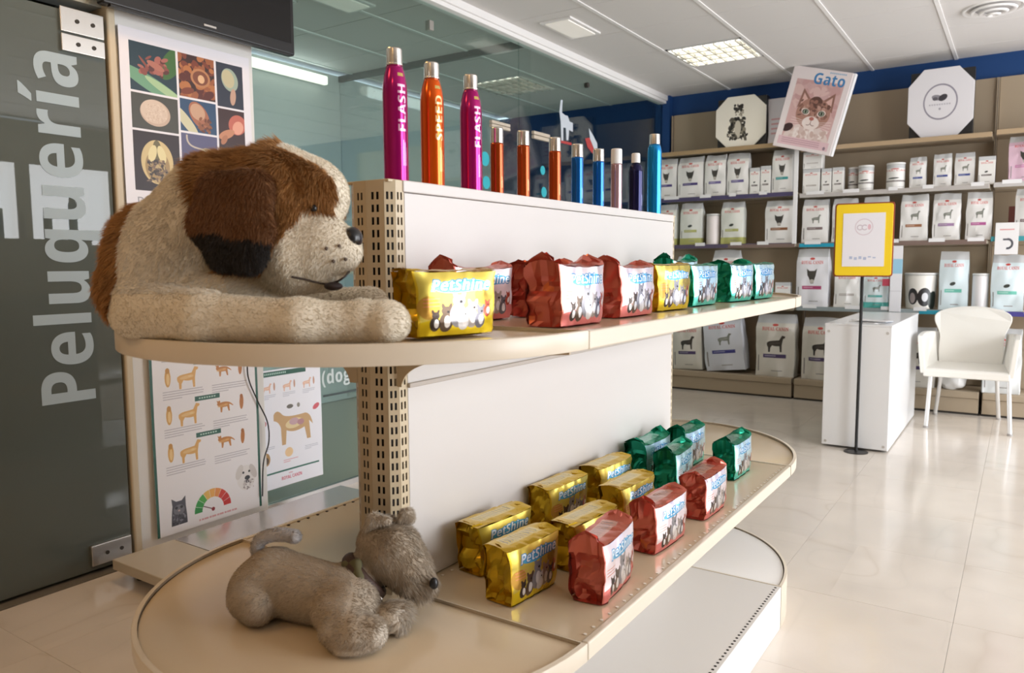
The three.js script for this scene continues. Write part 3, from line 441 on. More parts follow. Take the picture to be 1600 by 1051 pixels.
sprayCan(902, 0.176, 0.0176, blue, 'short blue spray can beside the rust orange can', 'short');
sprayCan(935, 0.178, 0.0178, blue, 'short blue spray can beside the white capped can', 'short');
sprayCan(963, 0.193, 0.0182, mauve, 'slim mauve spray can with a tall white cap', 'white');
sprayCan(993, 0.196, 0.0245, navy, 'navy bottle with narrow white cap', 'dropper');
sprayCan(1022, 0.279, 0.025, cyan, 'light blue spray can at the far end of the row', 'bullet');

// ---------------------------------------------------------------- foil wrapped packs
function packTex(kind) {
  const foil = { yellow: '#c9a51c', red: '#cc6f60', green: '#159072' }[kind], low = { yellow: '#d9bd1e', red: '#dd7f7a', green: '#5cc9b6' }[kind], up = { yellow: '#c8b450', red: '#ecdfe2', green: '#c3dfe6' }[kind];
  return canvasTex(640, 400, (g, W, H) => {
    g.fillStyle = foil; g.fillRect(0, 0, W, H); const w = 448;
    g.fillStyle = up; g.fillRect(0, 0, w, H); g.fillStyle = low; g.beginPath(); g.moveTo(0, H * 0.78); g.quadraticCurveTo(w * 0.5, H * 0.62, w, H * 0.72); g.lineTo(w, H); g.lineTo(0, H); g.fill();
    g.fillStyle = foil; g.fillRect(0, 0, 10, H); g.fillRect(w - 8, 0, 8, H);
    if (kind === 'yellow') { blob(g, 60, 220, 60, 70, 0, '#b98d3a'); blob(g, 380, 150, 60, 60, 0, '#a98f3c'); }
    // animals
    const r = rng(kind.length * 7), dogs = [[150, 300, 1, '#5b4a3c'], [220, 250, 1.25, '#8d8a8c'], [300, 280, 1, '#a79c93'], [350, 300, 0.85, '#6d6a70'], [90, 315, 0.75, '#3f332b'], [250, 310, 0.8, '#d8d5d2'], [395, 250, 0.6, '#b0533f']];
    for (const [x, y0, s0, c] of dogs) { const s = s0 * 1.45, y = y0 - 14; blob(g, x, y + 20 * s, 26 * s, 42 * s, 0, c); blob(g, x + 6, y - 30 * s, 20 * s, 20 * s, 0, c); blob(g, x - 8 * s, y - 48 * s, 7 * s, 15 * s, -0.3, c); blob(g, x + 18 * s, y - 48 * s, 7 * s, 15 * s, 0.3, c); blob(g, x + 8, y + 16 * s, 12 * s, 26 * s, 0, '#e6e2de'); blob(g, x + 10 * s, y - 26 * s, 5 * s, 5 * s, 0, '#26221f'); }
    g.strokeStyle = '#d8846a'; g.lineWidth = 5; for (let k = 0; k < 3; k++) { g.beginPath(); g.moveTo(30, 170 + 22 * k); g.lineTo(120, 166 + 22 * k); g.stroke(); }
    blob(g, 240, 92, 150, 40, -0.08, '#5db4dd');
    g.font = 'bold italic 92px sans-serif'; g.lineWidth = 12; g.strokeStyle = '#2f86bd'; g.strokeText('PetShine', 70, 118, 340); g.fillStyle = '#e8f5fb'; g.fillText('PetShine', 70, 118, 340);
    // top and back stripe area
    g.fillStyle = '#e7e2dd'; g.globalAlpha = 0.55; g.fillRect(w + 30, 60, 60, 280); g.globalAlpha = 1; g.fillStyle = '#7d8792'; for (let k = 0; k < 12; k++) g.fillRect(w + 38, 76 + 21 * k, 40, 5);
  });
}
const packMat = {}; for (const k of ['yellow', 'red', 'green']) packMat[k] = mat('#ffffff', 0.27, { metalness: 0.68, map: packTex(k) });
function packGeo(seed, w, h, t, ear) {
  const g = new THREE.BoxGeometry(t, h, w, 8, 12, 22), p = g.attributes.position, uv = g.attributes.uv, N = g.attributes.normal, q = rng(seed), o = [q() * 50, q() * 50, q() * 50];
  const e1 = ear * (0.5 + q()), e2 = ear * (0.5 + q());
  for (let i = 0; i < p.count; i++) {
    let x = p.getX(i), y = p.getY(i), z = p.getZ(i); const nx = N.getX(i), ny = N.getY(i), nz = N.getZ(i), U = x / t * 2, Y = y / h + 0.5, Z = z / w * 2;
    if (nx > 0.5) uv.setXY(i, (0.5 - z / w) * 0.7, Y); else if (ny > 0.5) uv.setXY(i, 0.71 + 0.2 * (x / t + 0.5), z / w + 0.5); else uv.setXY(i, 0.94 + 0.04 * (x / t), Y);
    const az = Math.abs(Z), endf = Math.pow(az, 6), s = noise3(x * 90 + o[0], y * 60 + o[1], z * 60 + o[2]) - 0.5, s2 = Math.abs(noise3(x * 40 + o[2], y * 38 + o[0], z * 46 + o[1]) - 0.5) * 2;
    // rounded pillow body
    x *= 1 + 0.07 * (1 - Z * Z) * (1 - Math.pow(2 * Y - 1, 4)) - 0.1 * endf;
    z *= 1 - 0.06 * (1 - Y) * az;
    const corner = Math.max(0, Math.abs(U) - 0.5) * Math.max(0, Math.abs(2 * Y - 1) - 0.6); x *= 1 - 0.45 * corner; y *= 1 - 0.22 * corner;
    if (Math.abs(nz) > 0.5) { const fold = (1 - Math.abs(U)) * (0.5 + 0.5 * Math.sin(Y * 9 + o[0])); z -= Math.sign(Z) * (0.016 * fold + 0.024 * s2 + 0.012 * s); x += 0.008 * s; }
    else if (nx > 0.5) x += 0.0022 * s * (1 + 2 * endf); else { x += 0.005 * s * (1 + endf); y += 0.004 * s2 * (ny > 0 ? 1 : 0); }
    if (Y > 0.9) y += (Z > 0 ? e1 : e2) * Math.pow(az, 5) * (1 - 0.75 * Math.abs(U)) + 0.002 * s;
    if (Y > 0.8 && az > 0.85) z += Math.sign(Z) * 0.006 * (Y - 0.8) * 5;
    if (ny < -0.5) y = -h / 2;
    p.setXYZ(i, x, y, z);
  }
  return toCreasedNormals(g, 0.45).translate(0, h / 2, 0);
}
const packGeos = []; for (let k = 0; k < 8; k++) packGeos.push(packGeo(100 + k, 0.18, 0.108 + 0.002 * (k % 3), 0.078, k < 3 ? 0.004 : 0.02));
function pack(kind, px, py, level, angle, v, label, group, s = [1, 1, 1]) {
  const A = onY(px, py, level), th = -angle * D2R, w = 0.18 * s[2], tk = 0.078 * s[0];
  // A is the front bottom corner nearest the viewer: local (+t/2, 0, +w/2)
  const off = V(tk / 2, 0, w / 2).applyAxisAngle(V(0, 1, 0), th);
  const m = part('foil_pack', packGeos[v], packMat[kind], scene, [A.x - off.x, level - 0.0005, A.z - off.z]); m.rotation.y = th; m.scale.set(...s);
  return tag(m, label, 'foil pack', group);
}
const US = 1.135, LS = 0.573, UG = 'foil packs on the upper shelf', LG = 'foil packs on the lower shelf';
pack('yellow', 652, 529, US, 18, 0, 'yellow foil pack beside the big plush dog paw', UG, [1, 0.98, 0.86]);
pack('red', 716, 505, US, 4, 3, 'red foil pack standing behind the yellow pack near the plush dog', UG);
pack('red', 835, 496, US, 2, 4, 'red foil pack tucked behind another red pack on the upper shelf', UG);
pack('red', 879, 512, US, 2, 5, 'red foil pack at the shelf seam of the upper shelf', UG, [1.12, 1.0, 0.9]);
pack('red', 972, 497, US, 2, 6, 'red foil pack beside the far yellow pack on the upper shelf', UG, [1.1, 1, 0.9]);
pack('yellow', 1029, 487, US, 6, 2, 'yellow foil pack between the red and green packs on the upper shelf', UG, [1, 1, 0.92]);
pack('green', 1054, 470, US, 6, 5, 'green foil pack half hidden behind the others on the upper shelf', UG, [1, 1.08, 0.9]);
pack('green', 1084, 479, US, 3, 1, 'green foil pack next to the yellow one on the upper shelf', UG, [1, 1, 0.95]);
pack('green', 1143, 472, US, 8, 4, 'green foil pack between two green packs on the upper shelf', UG, [1.15, 1, 0.85]);
pack('green', 1181, 468, US, 3, 2, 'green foil pack at the far end of the upper shelf', UG);
pack('yellow', 752, 903, LS, 6, 0, 'yellow foil pack against the panel, closest to the small plush dog', LG, [1, 1.03, 1]);
pack('yellow', 800, 951, LS, 5, 1, 'yellow foil pack in the outer row, closest to the small plush dog', LG, [1, 1.05, 0.9]);
pack('yellow', 862, 832, LS, 3, 1, 'yellow foil pack against the panel, second from the plush dog', LG);
pack('yellow', 940, 795, LS, 3, 2, 'yellow foil pack against the panel beside the green pack', LG);
pack('yellow', 902, 898, LS, 4, 0, 'yellow foil pack in the middle of the row behind a red pack', LG);
pack('yellow', 975, 833, LS, 2, 2, 'yellow foil pack behind the middle red pack', LG);
pack('red', 946, 949, LS, -6, 3, 'red foil pack at the shelf edge closest to the plush dog', LG, [1.05, 1.12, 1]);
pack('red', 1026, 869, LS, 2, 6, 'red foil pack at the shelf edge between two red packs', LG, [1, 1.02, 1]);
pack('red', 1104, 815, LS, 0, 4, 'red foil pack at the shelf edge beside the lone green pack', LG, [1.05, 1.02, 0.95]);
pack('green', 1010, 752, LS, 2, 7, 'green foil pack against the panel beside the yellow packs', LG, [1.05, 1.02, 1]);
pack('green', 1058, 771, LS, -4, 5, 'green foil pack behind the far red pack', LG, [1, 1, 0.95]);
pack('green', 1072, 734, LS, 2, 6, 'green foil pack near the far end of the panel', LG, [1, 1.1, 0.95]);
pack('green', 1149, 752, LS, 0, 5, 'lone green foil pack near the rounded far end of the shelf', LG, [1, 1, 1]);

// ---------------------------------------------------------------- plush dogs
function smin(a, b, k) { const h = Math.max(k - Math.abs(a - b), 0) / k; return Math.min(a, b) - h * h * k * 0.25; }
function capsules(list) {   // [ax, ay, adepth, ar, bx, by, bdepth, br] in photo pixels and camera depth -> points and radii in metres
  return list.map(([ax, ay, ad, ar, bx, by, bd, br]) => ({ a: at(ax, ay, ad), ra: ar * ad / FOCAL, b: at(bx ?? ax, by ?? ay, bd ?? ad), rb: (br ?? ar) * (bd ?? ad) / FOCAL }));
}
function fieldOf(caps, k, floorY) {
  const c = caps.map(({ a, b, ra, rb }) => { const d = b.clone().sub(a); return [a.x, a.y, a.z, d.x, d.y, d.z, 1 / Math.max(d.lengthSq(), 1e-9), ra, rb - ra]; });
  return (x, y, z) => {
    let r = 1e3;
    for (const q of c) { const px = x - q[0], py = y - q[1], pz = z - q[2]; let t = (px * q[3] + py * q[4] + pz * q[5]) * q[6]; t = t < 0 ? 0 : t > 1 ? 1 : t; const dx = px - q[3] * t, dy = py - q[4] * t, dz = pz - q[5] * t; r = smin(r, Math.sqrt(dx * dx + dy * dy + dz * dz) - q[7] - q[8] * t, k); }
    return floorY === undefined ? r : Math.max(r, floorY - y);
  };
}
function meshField(f, lo, hi, n) {
  const mc = new MarchingCubes(n, new THREE.MeshBasicMaterial(), false, false, 400000), half = Math.max(hi.x - lo.x, hi.y - lo.y, hi.z - lo.z) / 2 * 1.08, c = lo.clone().add(hi).multiplyScalar(0.5), s = n / 2;
  for (let k = 0; k < n; k++) for (let j = 0; j < n; j++) for (let i = 0; i < n; i++) mc.field[i + j * n + k * n * n] = -f(c.x + (i - s) / s * half, c.y + (j - s) / s * half, c.z + (k - s) / s * half);
  mc.isolation = 0; mc.update();
  let g = new THREE.BufferGeometry(); const P = mc.positionArray.slice(0, mc.count * 3); for (let i = 0; i < P.length; i += 3) { P[i] = c.x + P[i] * half; P[i + 1] = c.y + P[i + 1] * half; P[i + 2] = c.z + P[i + 2] * half; }
  g.setAttribute('position', new THREE.BufferAttribute(P, 3)); g = mergeVertices(g, 1e-5);
  const p = g.attributes.position, nn = new Float32Array(p.count * 3), e = 0.002;
  for (let i = 0; i < p.count; i++) { const x = p.getX(i), y = p.getY(i), z = p.getZ(i); const v = V(f(x + e, y, z) - f(x - e, y, z), f(x, y + e, z) - f(x, y - e, z), f(x, y, z + e) - f(x, y, z - e)).normalize(); nn.set([v.x, v.y, v.z], 3 * i); }
  g.setAttribute('normal', new THREE.BufferAttribute(nn, 3)); return g;
}
function paint(g, col) { const p = g.attributes.position, c = new Float32Array(p.count * 3), v = V(0, 0, 0); for (let i = 0; i < p.count; i++) { v.fromBufferAttribute(p, i); c.set(col(v), 3 * i); } g.setAttribute('color', new THREE.BufferAttribute(c, 3)); return g; }
const blade = (() => { const g = new THREE.ConeGeometry(1, 1, 3, 2, true).translate(0, 0.5, 0), p = g.attributes.position; for (let i = 0; i < p.count; i++) { const y = p.getY(i); p.setX(i, p.getX(i) + 0); p.setZ(i, p.getZ(i) + 0 * y); } return g; })();
function fur(mesh, count, len, width, flow, col, seed, lift = 0.45, rough = 0.75) {   // thousands of hairs, one uncountable part
  const r = rng(seed), smp = new MeshSurfaceSampler(mesh).setRandomGenerator(r).build(), im = new THREE.InstancedMesh(blade, mat('#ffffff', rough, { sheen: 0.4 }), count), P = V(0, 0, 0), N = V(0, 0, 0), T = V(0, 0, 0), M4 = new THREE.Matrix4(), Q = new THREE.Quaternion(), up = V(0, 1, 0), c = new THREE.Color();
  for (let i = 0; i < count; i++) {
    smp.sample(P, N); T.copy(flow(P, N)); T.addScaledVector(N, -T.dot(N)).normalize();
    const L0 = len(P), kw = Math.min(1, L0 / 0.014), wob = kw * (noise3(P.x * 60, P.y * 60, P.z * 60) - 0.5), wob2 = kw * (noise3(P.x * 60 + 9, P.y * 60, P.z * 60 + 4) - 0.5), L = L0 * (0.6 + 0.8 * r());
    const side = V(0, 0, 0).crossVectors(N, T);
    T.multiplyScalar(1).addScaledVector(N, lift + 0.35 * r()).addScaledVector(side, 1.3 * wob + 0.5 * (r() - 0.5)).addScaledVector(N, 0.5 * wob2).normalize();
    Q.setFromUnitVectors(up, T); M4.compose(P.clone().addScaledVector(N, -0.0008), Q, V(width, L, width)); im.setMatrixAt(i, M4);
    const k = col(P), s = 0.82 + 0.36 * r(); c.setRGB(k[0] * s, k[1] * s, k[2] * s); im.setColorAt(i, c);
  }
  im.name = 'fur'; im.userData.kind = 'stuff'; im.castShadow = im.receiveShadow = true; mesh.add(im); return im;
}
const RIGHT = V(1, 0, 0).applyQuaternion(camera.quaternion).setY(0).normalize(), TOWARD = V(0, 0, 1).applyQuaternion(camera.quaternion).setY(0).normalize();
{ // the big dog lying on the upper shelf
  const f = fieldOf(capsules([
    [232, 452, 1.31, 70, 262, 405, 1.32, 84], [262, 405, 1.32, 84, 338, 325, 1.31, 76], [338, 325, 1.31, 76, 440, 314, 1.29, 84], [455, 312, 1.28, 82, 488, 306, 1.28, 57],
    [462, 392, 1.26, 62, 512, 388, 1.255, 46], [512, 388, 1.255, 46, 538, 393, 1.25, 26], [455, 428, 1.265, 33, 505, 434, 1.26, 22],
    [250, 478, 1.29, 62, 400, 470, 1.30, 55], [400, 400, 1.31, 60, 440, 430, 1.30, 40],
    [222, 488, 1.25, 47, 320, 497, 1.185, 39], [320, 497, 1.185, 39, 470, 502, 1.15, 33], [470, 502, 1.15, 33, 556, 503, 1.165, 31], [575, 502, 1.165, 33, 600, 503, 1.165, 33], [606, 511, 1.145, 23, 618, 508, 1.15, 21], [612, 500, 1.18, 24],
    [470, 482, 1.37, 30, 580, 476, 1.36, 28]]), 0.02, 1.1355);
  const lo = at(160, 560, 1.22).min(at(640, 220, 1.42)).min(at(160, 220, 1.45)).min(at(640, 560, 1.08)), hi = at(160, 560, 1.22).max(at(640, 220, 1.42)).max(at(160, 220, 1.45)).max(at(640, 560, 1.08));
  const O = at(400, 525.5, 1.28), uvOf = (p) => { const d = p.clone().sub(O); return [400 + d.dot(RIGHT) / 0.001072, 525.5 - d.y / 0.001072, d.dot(TOWARD)]; };
  const W = [0.78, 0.71, 0.58], BR = [0.36, 0.17, 0.05], BK = [0.018, 0.014, 0.012];
  const headZ = uvOf(at(480, 306, 1.28))[2];
  const col = (p) => {
    const [u, v, w] = uvOf(p), j = 8 * (noise3(p.x * 70, p.y * 70, p.z * 70) - 0.5);
    if (u + j < 208 - 0.12 * (v - 400) && v + j > 300 && v < 492 - 0.35 * (u - 167)) return BR;
    const muzzle = v + j > 335 + (492 - u) * 1.35 * (u < 492 ? 1 : 0) && u > 424; if (muzzle && (u > 440 || v > 400)) return W;
    const blaze = Math.abs(w - headZ) < 0.036 && u > 448 && v < 350; if (blaze) return W;
    const backOfHead = u + j > 302 + Math.max(0, v - 262) * 0.28;
    if (backOfHead && v < 424 && u < 560) return BR;
    return W;
  };
  const dog = thing('plush_dog', 'large white and brown plush dog lying on the upper shelf', 'plush toy');
  const body = part('body', paint(meshField(f, lo, hi, 120), col), mat('#ffffff', 0.95, { vertexColors: true, sheen: 0.5 }), dog);
  const len = (p) => { const c = col(p); if (c === BR) return 0.019; const [u, v] = uvOf(p); return v > 455 || u > 470 ? 0.0048 : 0.0075; };
  fur(body, 90000, len, 0.00085, (p, n) => { const [u, v] = uvOf(p); return u > 420 && v < 440 ? V(-RIGHT.x * 0.4, -1, -RIGHT.z * 0.4) : v > 455 ? V(RIGHT.x * 0.7, -0.4, RIGHT.z * 0.7) : V(-RIGHT.x * 0.5, -1, -RIGHT.z * 0.5); }, col, 11);
  // ear: thick drooping flap following the side of the head
  const ef = fieldOf(capsules([[395, 300, 1.19, 30, 345, 300, 1.2, 26], [345, 300, 1.2, 26, 330, 350, 1.195, 28], [395, 300, 1.19, 30, 398, 360, 1.18, 26], [330, 350, 1.195, 28, 352, 395, 1.18, 24], [398, 360, 1.18, 26, 388, 400, 1.17, 22], [352, 395, 1.18, 24, 388, 400, 1.17, 22], [362, 345, 1.185, 30]]), 0.02);
  const squash = (() => { const c0 = O.clone().addScaledVector(TOWARD, 0.088); return (x, y, z) => { const p = V(x, y, z), w = p.clone().sub(c0).dot(TOWARD); p.addScaledVector(TOWARD, w * 0.9); return ef(p.x, p.y, p.z); }; })();
  const elo = at(285, 445, 1.1).min(at(445, 255, 1.28)).min(at(285, 255, 1.28)), ehi = at(285, 445, 1.1).max(at(445, 255, 1.28)).max(at(445, 445, 1.1));
  const earCol = (p) => { const [u, v] = uvOf(p); return v + 10 * (noise3(p.x * 80, p.y * 80, p.z * 80) - 0.5) > 356 + (u - 300) * 0.16 + 0 ? BK : [0.2, 0.085, 0.03]; };
  const ear = part('ear', paint(meshField(squash, elo, ehi, 70), earCol), mat('#ffffff', 0.95, { vertexColors: true, sheen: 0.4 }), dog, undefined, 'brown and black ear');
  fur(ear, 16000, () => 0.011, 0.0008, () => V(0.05, -1, 0.02), earCol, 12, 0.4);
  // nose, mouth, eye, whisker dots
  const np = at(551, 372, 1.245), nose = part('nose', new THREE.SphereGeometry(1, 28, 20).scale(0.016, 0.0185, 0.02), mat([0.012, 0.012, 0.014], 0.28), dog, np.toArray(), 'black nose'); nose.rotation.y = 33.8 * D2R;
  const mouth = [[455, 432, 1.195], [480, 437, 1.19], [505, 443, 1.193], [522, 441, 1.2], [536, 434, 1.215], [546, 424, 1.23]].map(([x, y, d]) => { const p = at(x, y, d), dir = p.clone().sub(camera.position).normalize(); const q = p.clone(); for (let k = 0; k < 60 && f(q.x, q.y, q.z) > 0.001; k++) q.addScaledVector(dir, f(q.x, q.y, q.z) * 0.8); return q.distanceTo(p) < 0.1 ? q : p; });
  part('mouth', tubeOf(mouth, 0.0017, 40, 6), mat([0.05, 0.035, 0.03], 0.8), dog);
  part('tongue', new THREE.SphereGeometry(1, 16, 12).scale(0.016, 0.007, 0.014), mat([0.03, 0.02, 0.022], 0.6), dog, at(521, 447, 1.235).toArray());
  const dot = (x, y, r, name, m) => { const p = at(x, y, 1.1), dir = ray(x, y).normalize(); for (let k = 0; k < 80 && f(p.x, p.y, p.z) > 0.0005; k++) p.addScaledVector(dir, f(p.x, p.y, p.z) * 0.8); part(name, new THREE.SphereGeometry(r, 12, 10), m, dog, p.addScaledVector(dir, -0.004).toArray()); };
  dot(490, 325, 0.006, 'eye', M.blackGloss); for (const [x, y] of [[510, 388], [530, 384], [521, 408], [540, 405]]) dot(x, y, 0.003, 'whisker_spot', mat([0.12, 0.09, 0.07], 0.8));
}
{ // the small dog on the lower shelf
  const f = fieldOf(capsules([
    [408, 922, 1.50, 49, 428, 908, 1.51, 50], [428, 908, 1.51, 50, 535, 935, 1.455, 46], [535, 935, 1.455, 46, 548, 945, 1.43, 44], [390, 935, 1.47, 33, 402, 948, 1.45, 28],
    [522, 958, 1.41, 34, 552, 988, 1.36, 31], [558, 996, 1.35, 29, 578, 990, 1.355, 27], [540, 1004, 1.345, 22, 520, 988, 1.36, 22], [596, 966, 1.435, 24, 612, 966, 1.425, 25], [616, 964, 1.43, 21, 624, 958, 1.435, 18],
    [540, 915, 1.48, 34, 580, 885, 1.50, 32], [590, 848, 1.51, 32, 614, 862, 1.50, 44], [614, 862, 1.50, 44, 638, 888, 1.49, 36], [638, 888, 1.49, 36, 660, 910, 1.48, 20], [602, 838, 1.52, 32], [640, 912, 1.475, 20, 660, 926, 1.47, 10]]), 0.009, 0.5735);
  const a = [[350, 1040, 1.3], [700, 790, 1.6], [350, 790, 1.62], [700, 1040, 1.3], [350, 1040, 1.6], [700, 790, 1.35]].map((p) => at(...p)), lo = a.reduce((x, y) => x.clone().min(y)), hi = a.reduce((x, y) => x.clone().max(y));
  const O = at(520, 920, 1.45), uvOf = (p) => { const d = p.clone().sub(O); return [520 + d.dot(RIGHT) / 0.001215, 920 - d.y / 0.001215]; };
  const G = [0.43, 0.36, 0.28], GL = [0.60, 0.535, 0.45];
  const col = (p) => { const [u, v] = uvOf(p), n = noise3(p.x * 50, p.y * 50, p.z * 50); return (u > 545 && v > 962) || (u > 600 && v > 938) ? GL : n > 0.72 ? [0.4, 0.345, 0.275] : G; };
  const dog = thing('plush_terrier', 'small grey beige plush dog lying on the lower shelf', 'plush toy');
  const body = part('body', paint(meshField(f, lo, hi, 120), col), mat('#ffffff', 0.95, { vertexColors: true, sheen: 0.4 }), dog);
  fur(body, 34000, (p) => { const [u, v] = uvOf(p); return u > 628 && v > 895 ? 0.02 : 0.006 + 0.005 * Math.min(1, Math.max(0, (u - 575) / 30)) * (v < 940 ? 1 : 0); }, 0.0008, (p) => { const [u, v] = uvOf(p); return u > 560 && v < 950 ? V(RIGHT.x * 0.7, -1, RIGHT.z * 0.7) : V(-RIGHT.x, -0.7, -RIGHT.z); }, col, 21);
  const ears = [[[574, 826, 1.49], [584, 812, 1.485], [606, 812, 1.475]], [[628, 812, 1.50], [636, 804, 1.505], [642, 810, 1.50]]];
  for (const [k, e] of ears.entries()) {
    const ff = fieldOf(capsules([[...e[0], 6, ...e[1], 9], [...e[1], 9, ...e[2], 5]]), 0.01), q = e.map((x) => at(...x)), elo = q.reduce((x, y) => x.clone().min(y)).subScalar(0.03), ehi = q.reduce((x, y) => x.clone().max(y)).addScalar(0.03);
    const em = part('ear', paint(meshField(ff, elo, ehi, 40), () => GL), mat('#ffffff', 0.95, { vertexColors: true }), dog); fur(em, 1500, () => 0.008, 0.0007, () => V(0.2, -1, 0), () => GL, 31 + k);
  }
  const tail = tubeOf([[412, 880, 1.53], [402, 860, 1.525], [405, 845, 1.52], [420, 837, 1.515], [440, 835, 1.51], [460, 838, 1.505]].map((p) => at(...p)), 0.0125, 30, 12);
  const tm = part('tail', mergeGeometries([tail, new THREE.SphereGeometry(0.0125, 12, 10).translate(...at(460, 838, 1.505).toArray())].map((g) => { const h = g.index ? g.toNonIndexed() : g; return h; })), mat([0.52, 0.5, 0.5], 0.95, { sheen: 0.5 }), dog); fur(tm, 3500, () => 0.006, 0.0007, () => V(RIGHT.x, 0.2, RIGHT.z), () => [0.55, 0.53, 0.53], 41);
  const c0 = at(569, 900, 1.49), ax = at(600, 868, 1.5).sub(at(545, 920, 1.48)).normalize(), tor = new THREE.TorusGeometry(0.0475, 0.0085, 10, 48).scale(1, 1, 1.6); tor.applyQuaternion(new THREE.Quaternion().setFromUnitVectors(V(0, 0, 1), ax));
  part('collar', tor, mat([0.06, 0.03, 0.02], 0.6), dog, c0.toArray(), 'dark brown collar');
  const bd = fieldOf(capsules([[540, 882, 1.465, 5, 562, 902, 1.44, 6], [562, 902, 1.44, 6, 558, 880, 1.455, 6], [540, 882, 1.465, 5, 558, 880, 1.455, 6]]), 0.01), bl = at(525, 915, 1.47).subScalar(0.05), bh = at(565, 870, 1.47).addScalar(0.06);
  part('bandana', meshField(bd, bl, bh, 40), mat([0.13, 0.12, 0.06], 0.9), dog, undefined, 'olive bandana');
  part('buckle', new THREE.TorusGeometry(0.007, 0.0016, 8, 20), M.chrome, dog, at(592, 936, 1.44).toArray());
  part('nose', new THREE.SphereGeometry(1, 20, 16).scale(0.0085, 0.0115, 0.0085), mat([0.012, 0.014, 0.018], 0.3), dog, at(678, 911, 1.452).toArray(), 'black button nose');
}
// ---------------------------------------------------------------- counter, sign, leaflets, chair
{
  const t = thing('counter', 'plain white counter cabinet in front of the wall shelving', 'counter', [-0.9, 0, -6.18]);
  part('front_panel', boxAt(-0.205, 0.205, 0.015, 0.83, 0.71, 0.728, 0.004), M.whiteGloss, t);
  for (const s of [-1, 1]) part('side_panel', boxAt(s > 0 ? 0.187 : -0.205, s > 0 ? 0.205 : -0.187, 0.01, 0.83, -0.72, 0.71, 0.004), M.whiteGloss, t);
  part('back_panel', boxAt(-0.187, 0.187, 0.01, 0.83, -0.72, -0.702), M.whiteGloss, t); part('worktop', boxAt(-0.208, 0.208, 0.83, 0.842, -0.722, 0.73, 0.004), M.whiteGloss, t);
  for (const [x, y] of [[-0.18, 0.04], [0.18, 0.04], [-0.18, 0.79], [0.18, 0.79]]) part('screw_cap', new THREE.CylinderGeometry(0.009, 0.009, 0.003, 14).rotateX(Math.PI / 2).translate(x, y, 0.729), mat([0.55, 0.52, 0.48], 0.5), t);
  const r = rng(8); for (let k = 0; k < 4; k++) { const m = part('leaflet', rbox(0.11, 0.003, 0.21, 0.001, 1), k === 1 ? mat([0.4, 0.45, 0.52], 0.5) : M.paper, scene, [-0.88 + 0.04 * (k % 2), 0.8435 + 0.0032 * k, -5.68 - 0.05 * (k % 3)]); m.rotation.y = 0.5 * (r() - 0.5) + 1.2; tag(m, `${['lowest white leaflet', 'blue grey leaflet', 'white leaflet over the blue grey one', 'topmost white leaflet'][k]} in the pile on the counter`, 'leaflet', 'leaflets on the counter'); }
}
{
  const t = thing('sign_stand', 'yellow framed notice on a thin black pole stand', 'sign', [-0.875, 0, -5.39]);
  part('base', lathe([[0, 0], [0.075, 0], [0.075, 0.004], [0.01, 0.009], [0, 0.009]], 32), M.black, t);
  part('pole', new THREE.CylinderGeometry(0.0095, 0.0095, 1.4, 14).translate(0, 0.705, -0.004), M.rubber, t);
  const rr = (w, h, r) => { const s = new THREE.Shape(); s.moveTo(-w / 2 + r, -h / 2); s.lineTo(w / 2 - r, -h / 2); s.quadraticCurveTo(w / 2, -h / 2, w / 2, -h / 2 + r); s.lineTo(w / 2, h / 2 - r); s.quadraticCurveTo(w / 2, h / 2, w / 2 - r, h / 2); s.lineTo(-w / 2 + r, h / 2); s.quadraticCurveTo(-w / 2, h / 2, -w / 2, h / 2 - r); s.lineTo(-w / 2, -h / 2 + r); s.quadraticCurveTo(-w / 2, -h / 2, -w / 2 + r, -h / 2); return s; };
  const b = thing('dummy', '', ''); scene.remove(b); taken.delete('dummy'); const plate = new THREE.Group(); 
  const tilt = (g) => g.rotateY(0.12).translate(0.002, 1.393, 0.012);
  part('backing', tilt(new THREE.ExtrudeGeometry(rr(0.345, 0.468, 0.02), { depth: 0.012, bevelEnabled: true, bevelSize: 0.002, bevelThickness: 0.002, bevelSegments: 2 })), mat([0.28, 0.05, 0.015], 0.5), t, undefined, 'dark red edge');
  part('frame', tilt(new THREE.ExtrudeGeometry(rr(0.328, 0.452, 0.016), { depth: 0.006, bevelEnabled: true, bevelSize: 0.002, bevelThickness: 0.002, bevelSegments: 2 }).translate(0, 0, 0.012)), mat([0.93, 0.66, 0.02], 0.4), t, undefined, 'yellow frame');
  const tex = canvasTex(360, 500, (g, W, H) => { g.fillStyle = '#eeecf2'; g.fillRect(0, 0, W, H); g.strokeStyle = '#d6c6ce'; g.lineWidth = 7; g.beginPath(); g.arc(W / 2, 130, 74, 0, 7); g.stroke(); g.strokeStyle = '#cbbfc9'; g.lineWidth = 9; for (const x of [-34, 6]) { g.beginPath(); g.arc(W / 2 + x, 134, 22, 0.6, 5.6); g.stroke(); } blob(g, W / 2 + 46, 130, 14, 26, 0, '#e3bcc6'); for (let q = 0; q < 6; q++) { g.fillStyle = '#b3bdd6'; g.fillRect(62 + q * 40, 404 + (q % 2) * 8, 26, 26 - (q > 3 ? 14 : 0)); } });
  part('notice', tilt(new THREE.BoxGeometry(0.246, 0.34, 0.002).translate(0, 0, 0.0215)), mat('#ffffff', 0.45, { map: tex }), t, undefined, 'white printed notice');
}
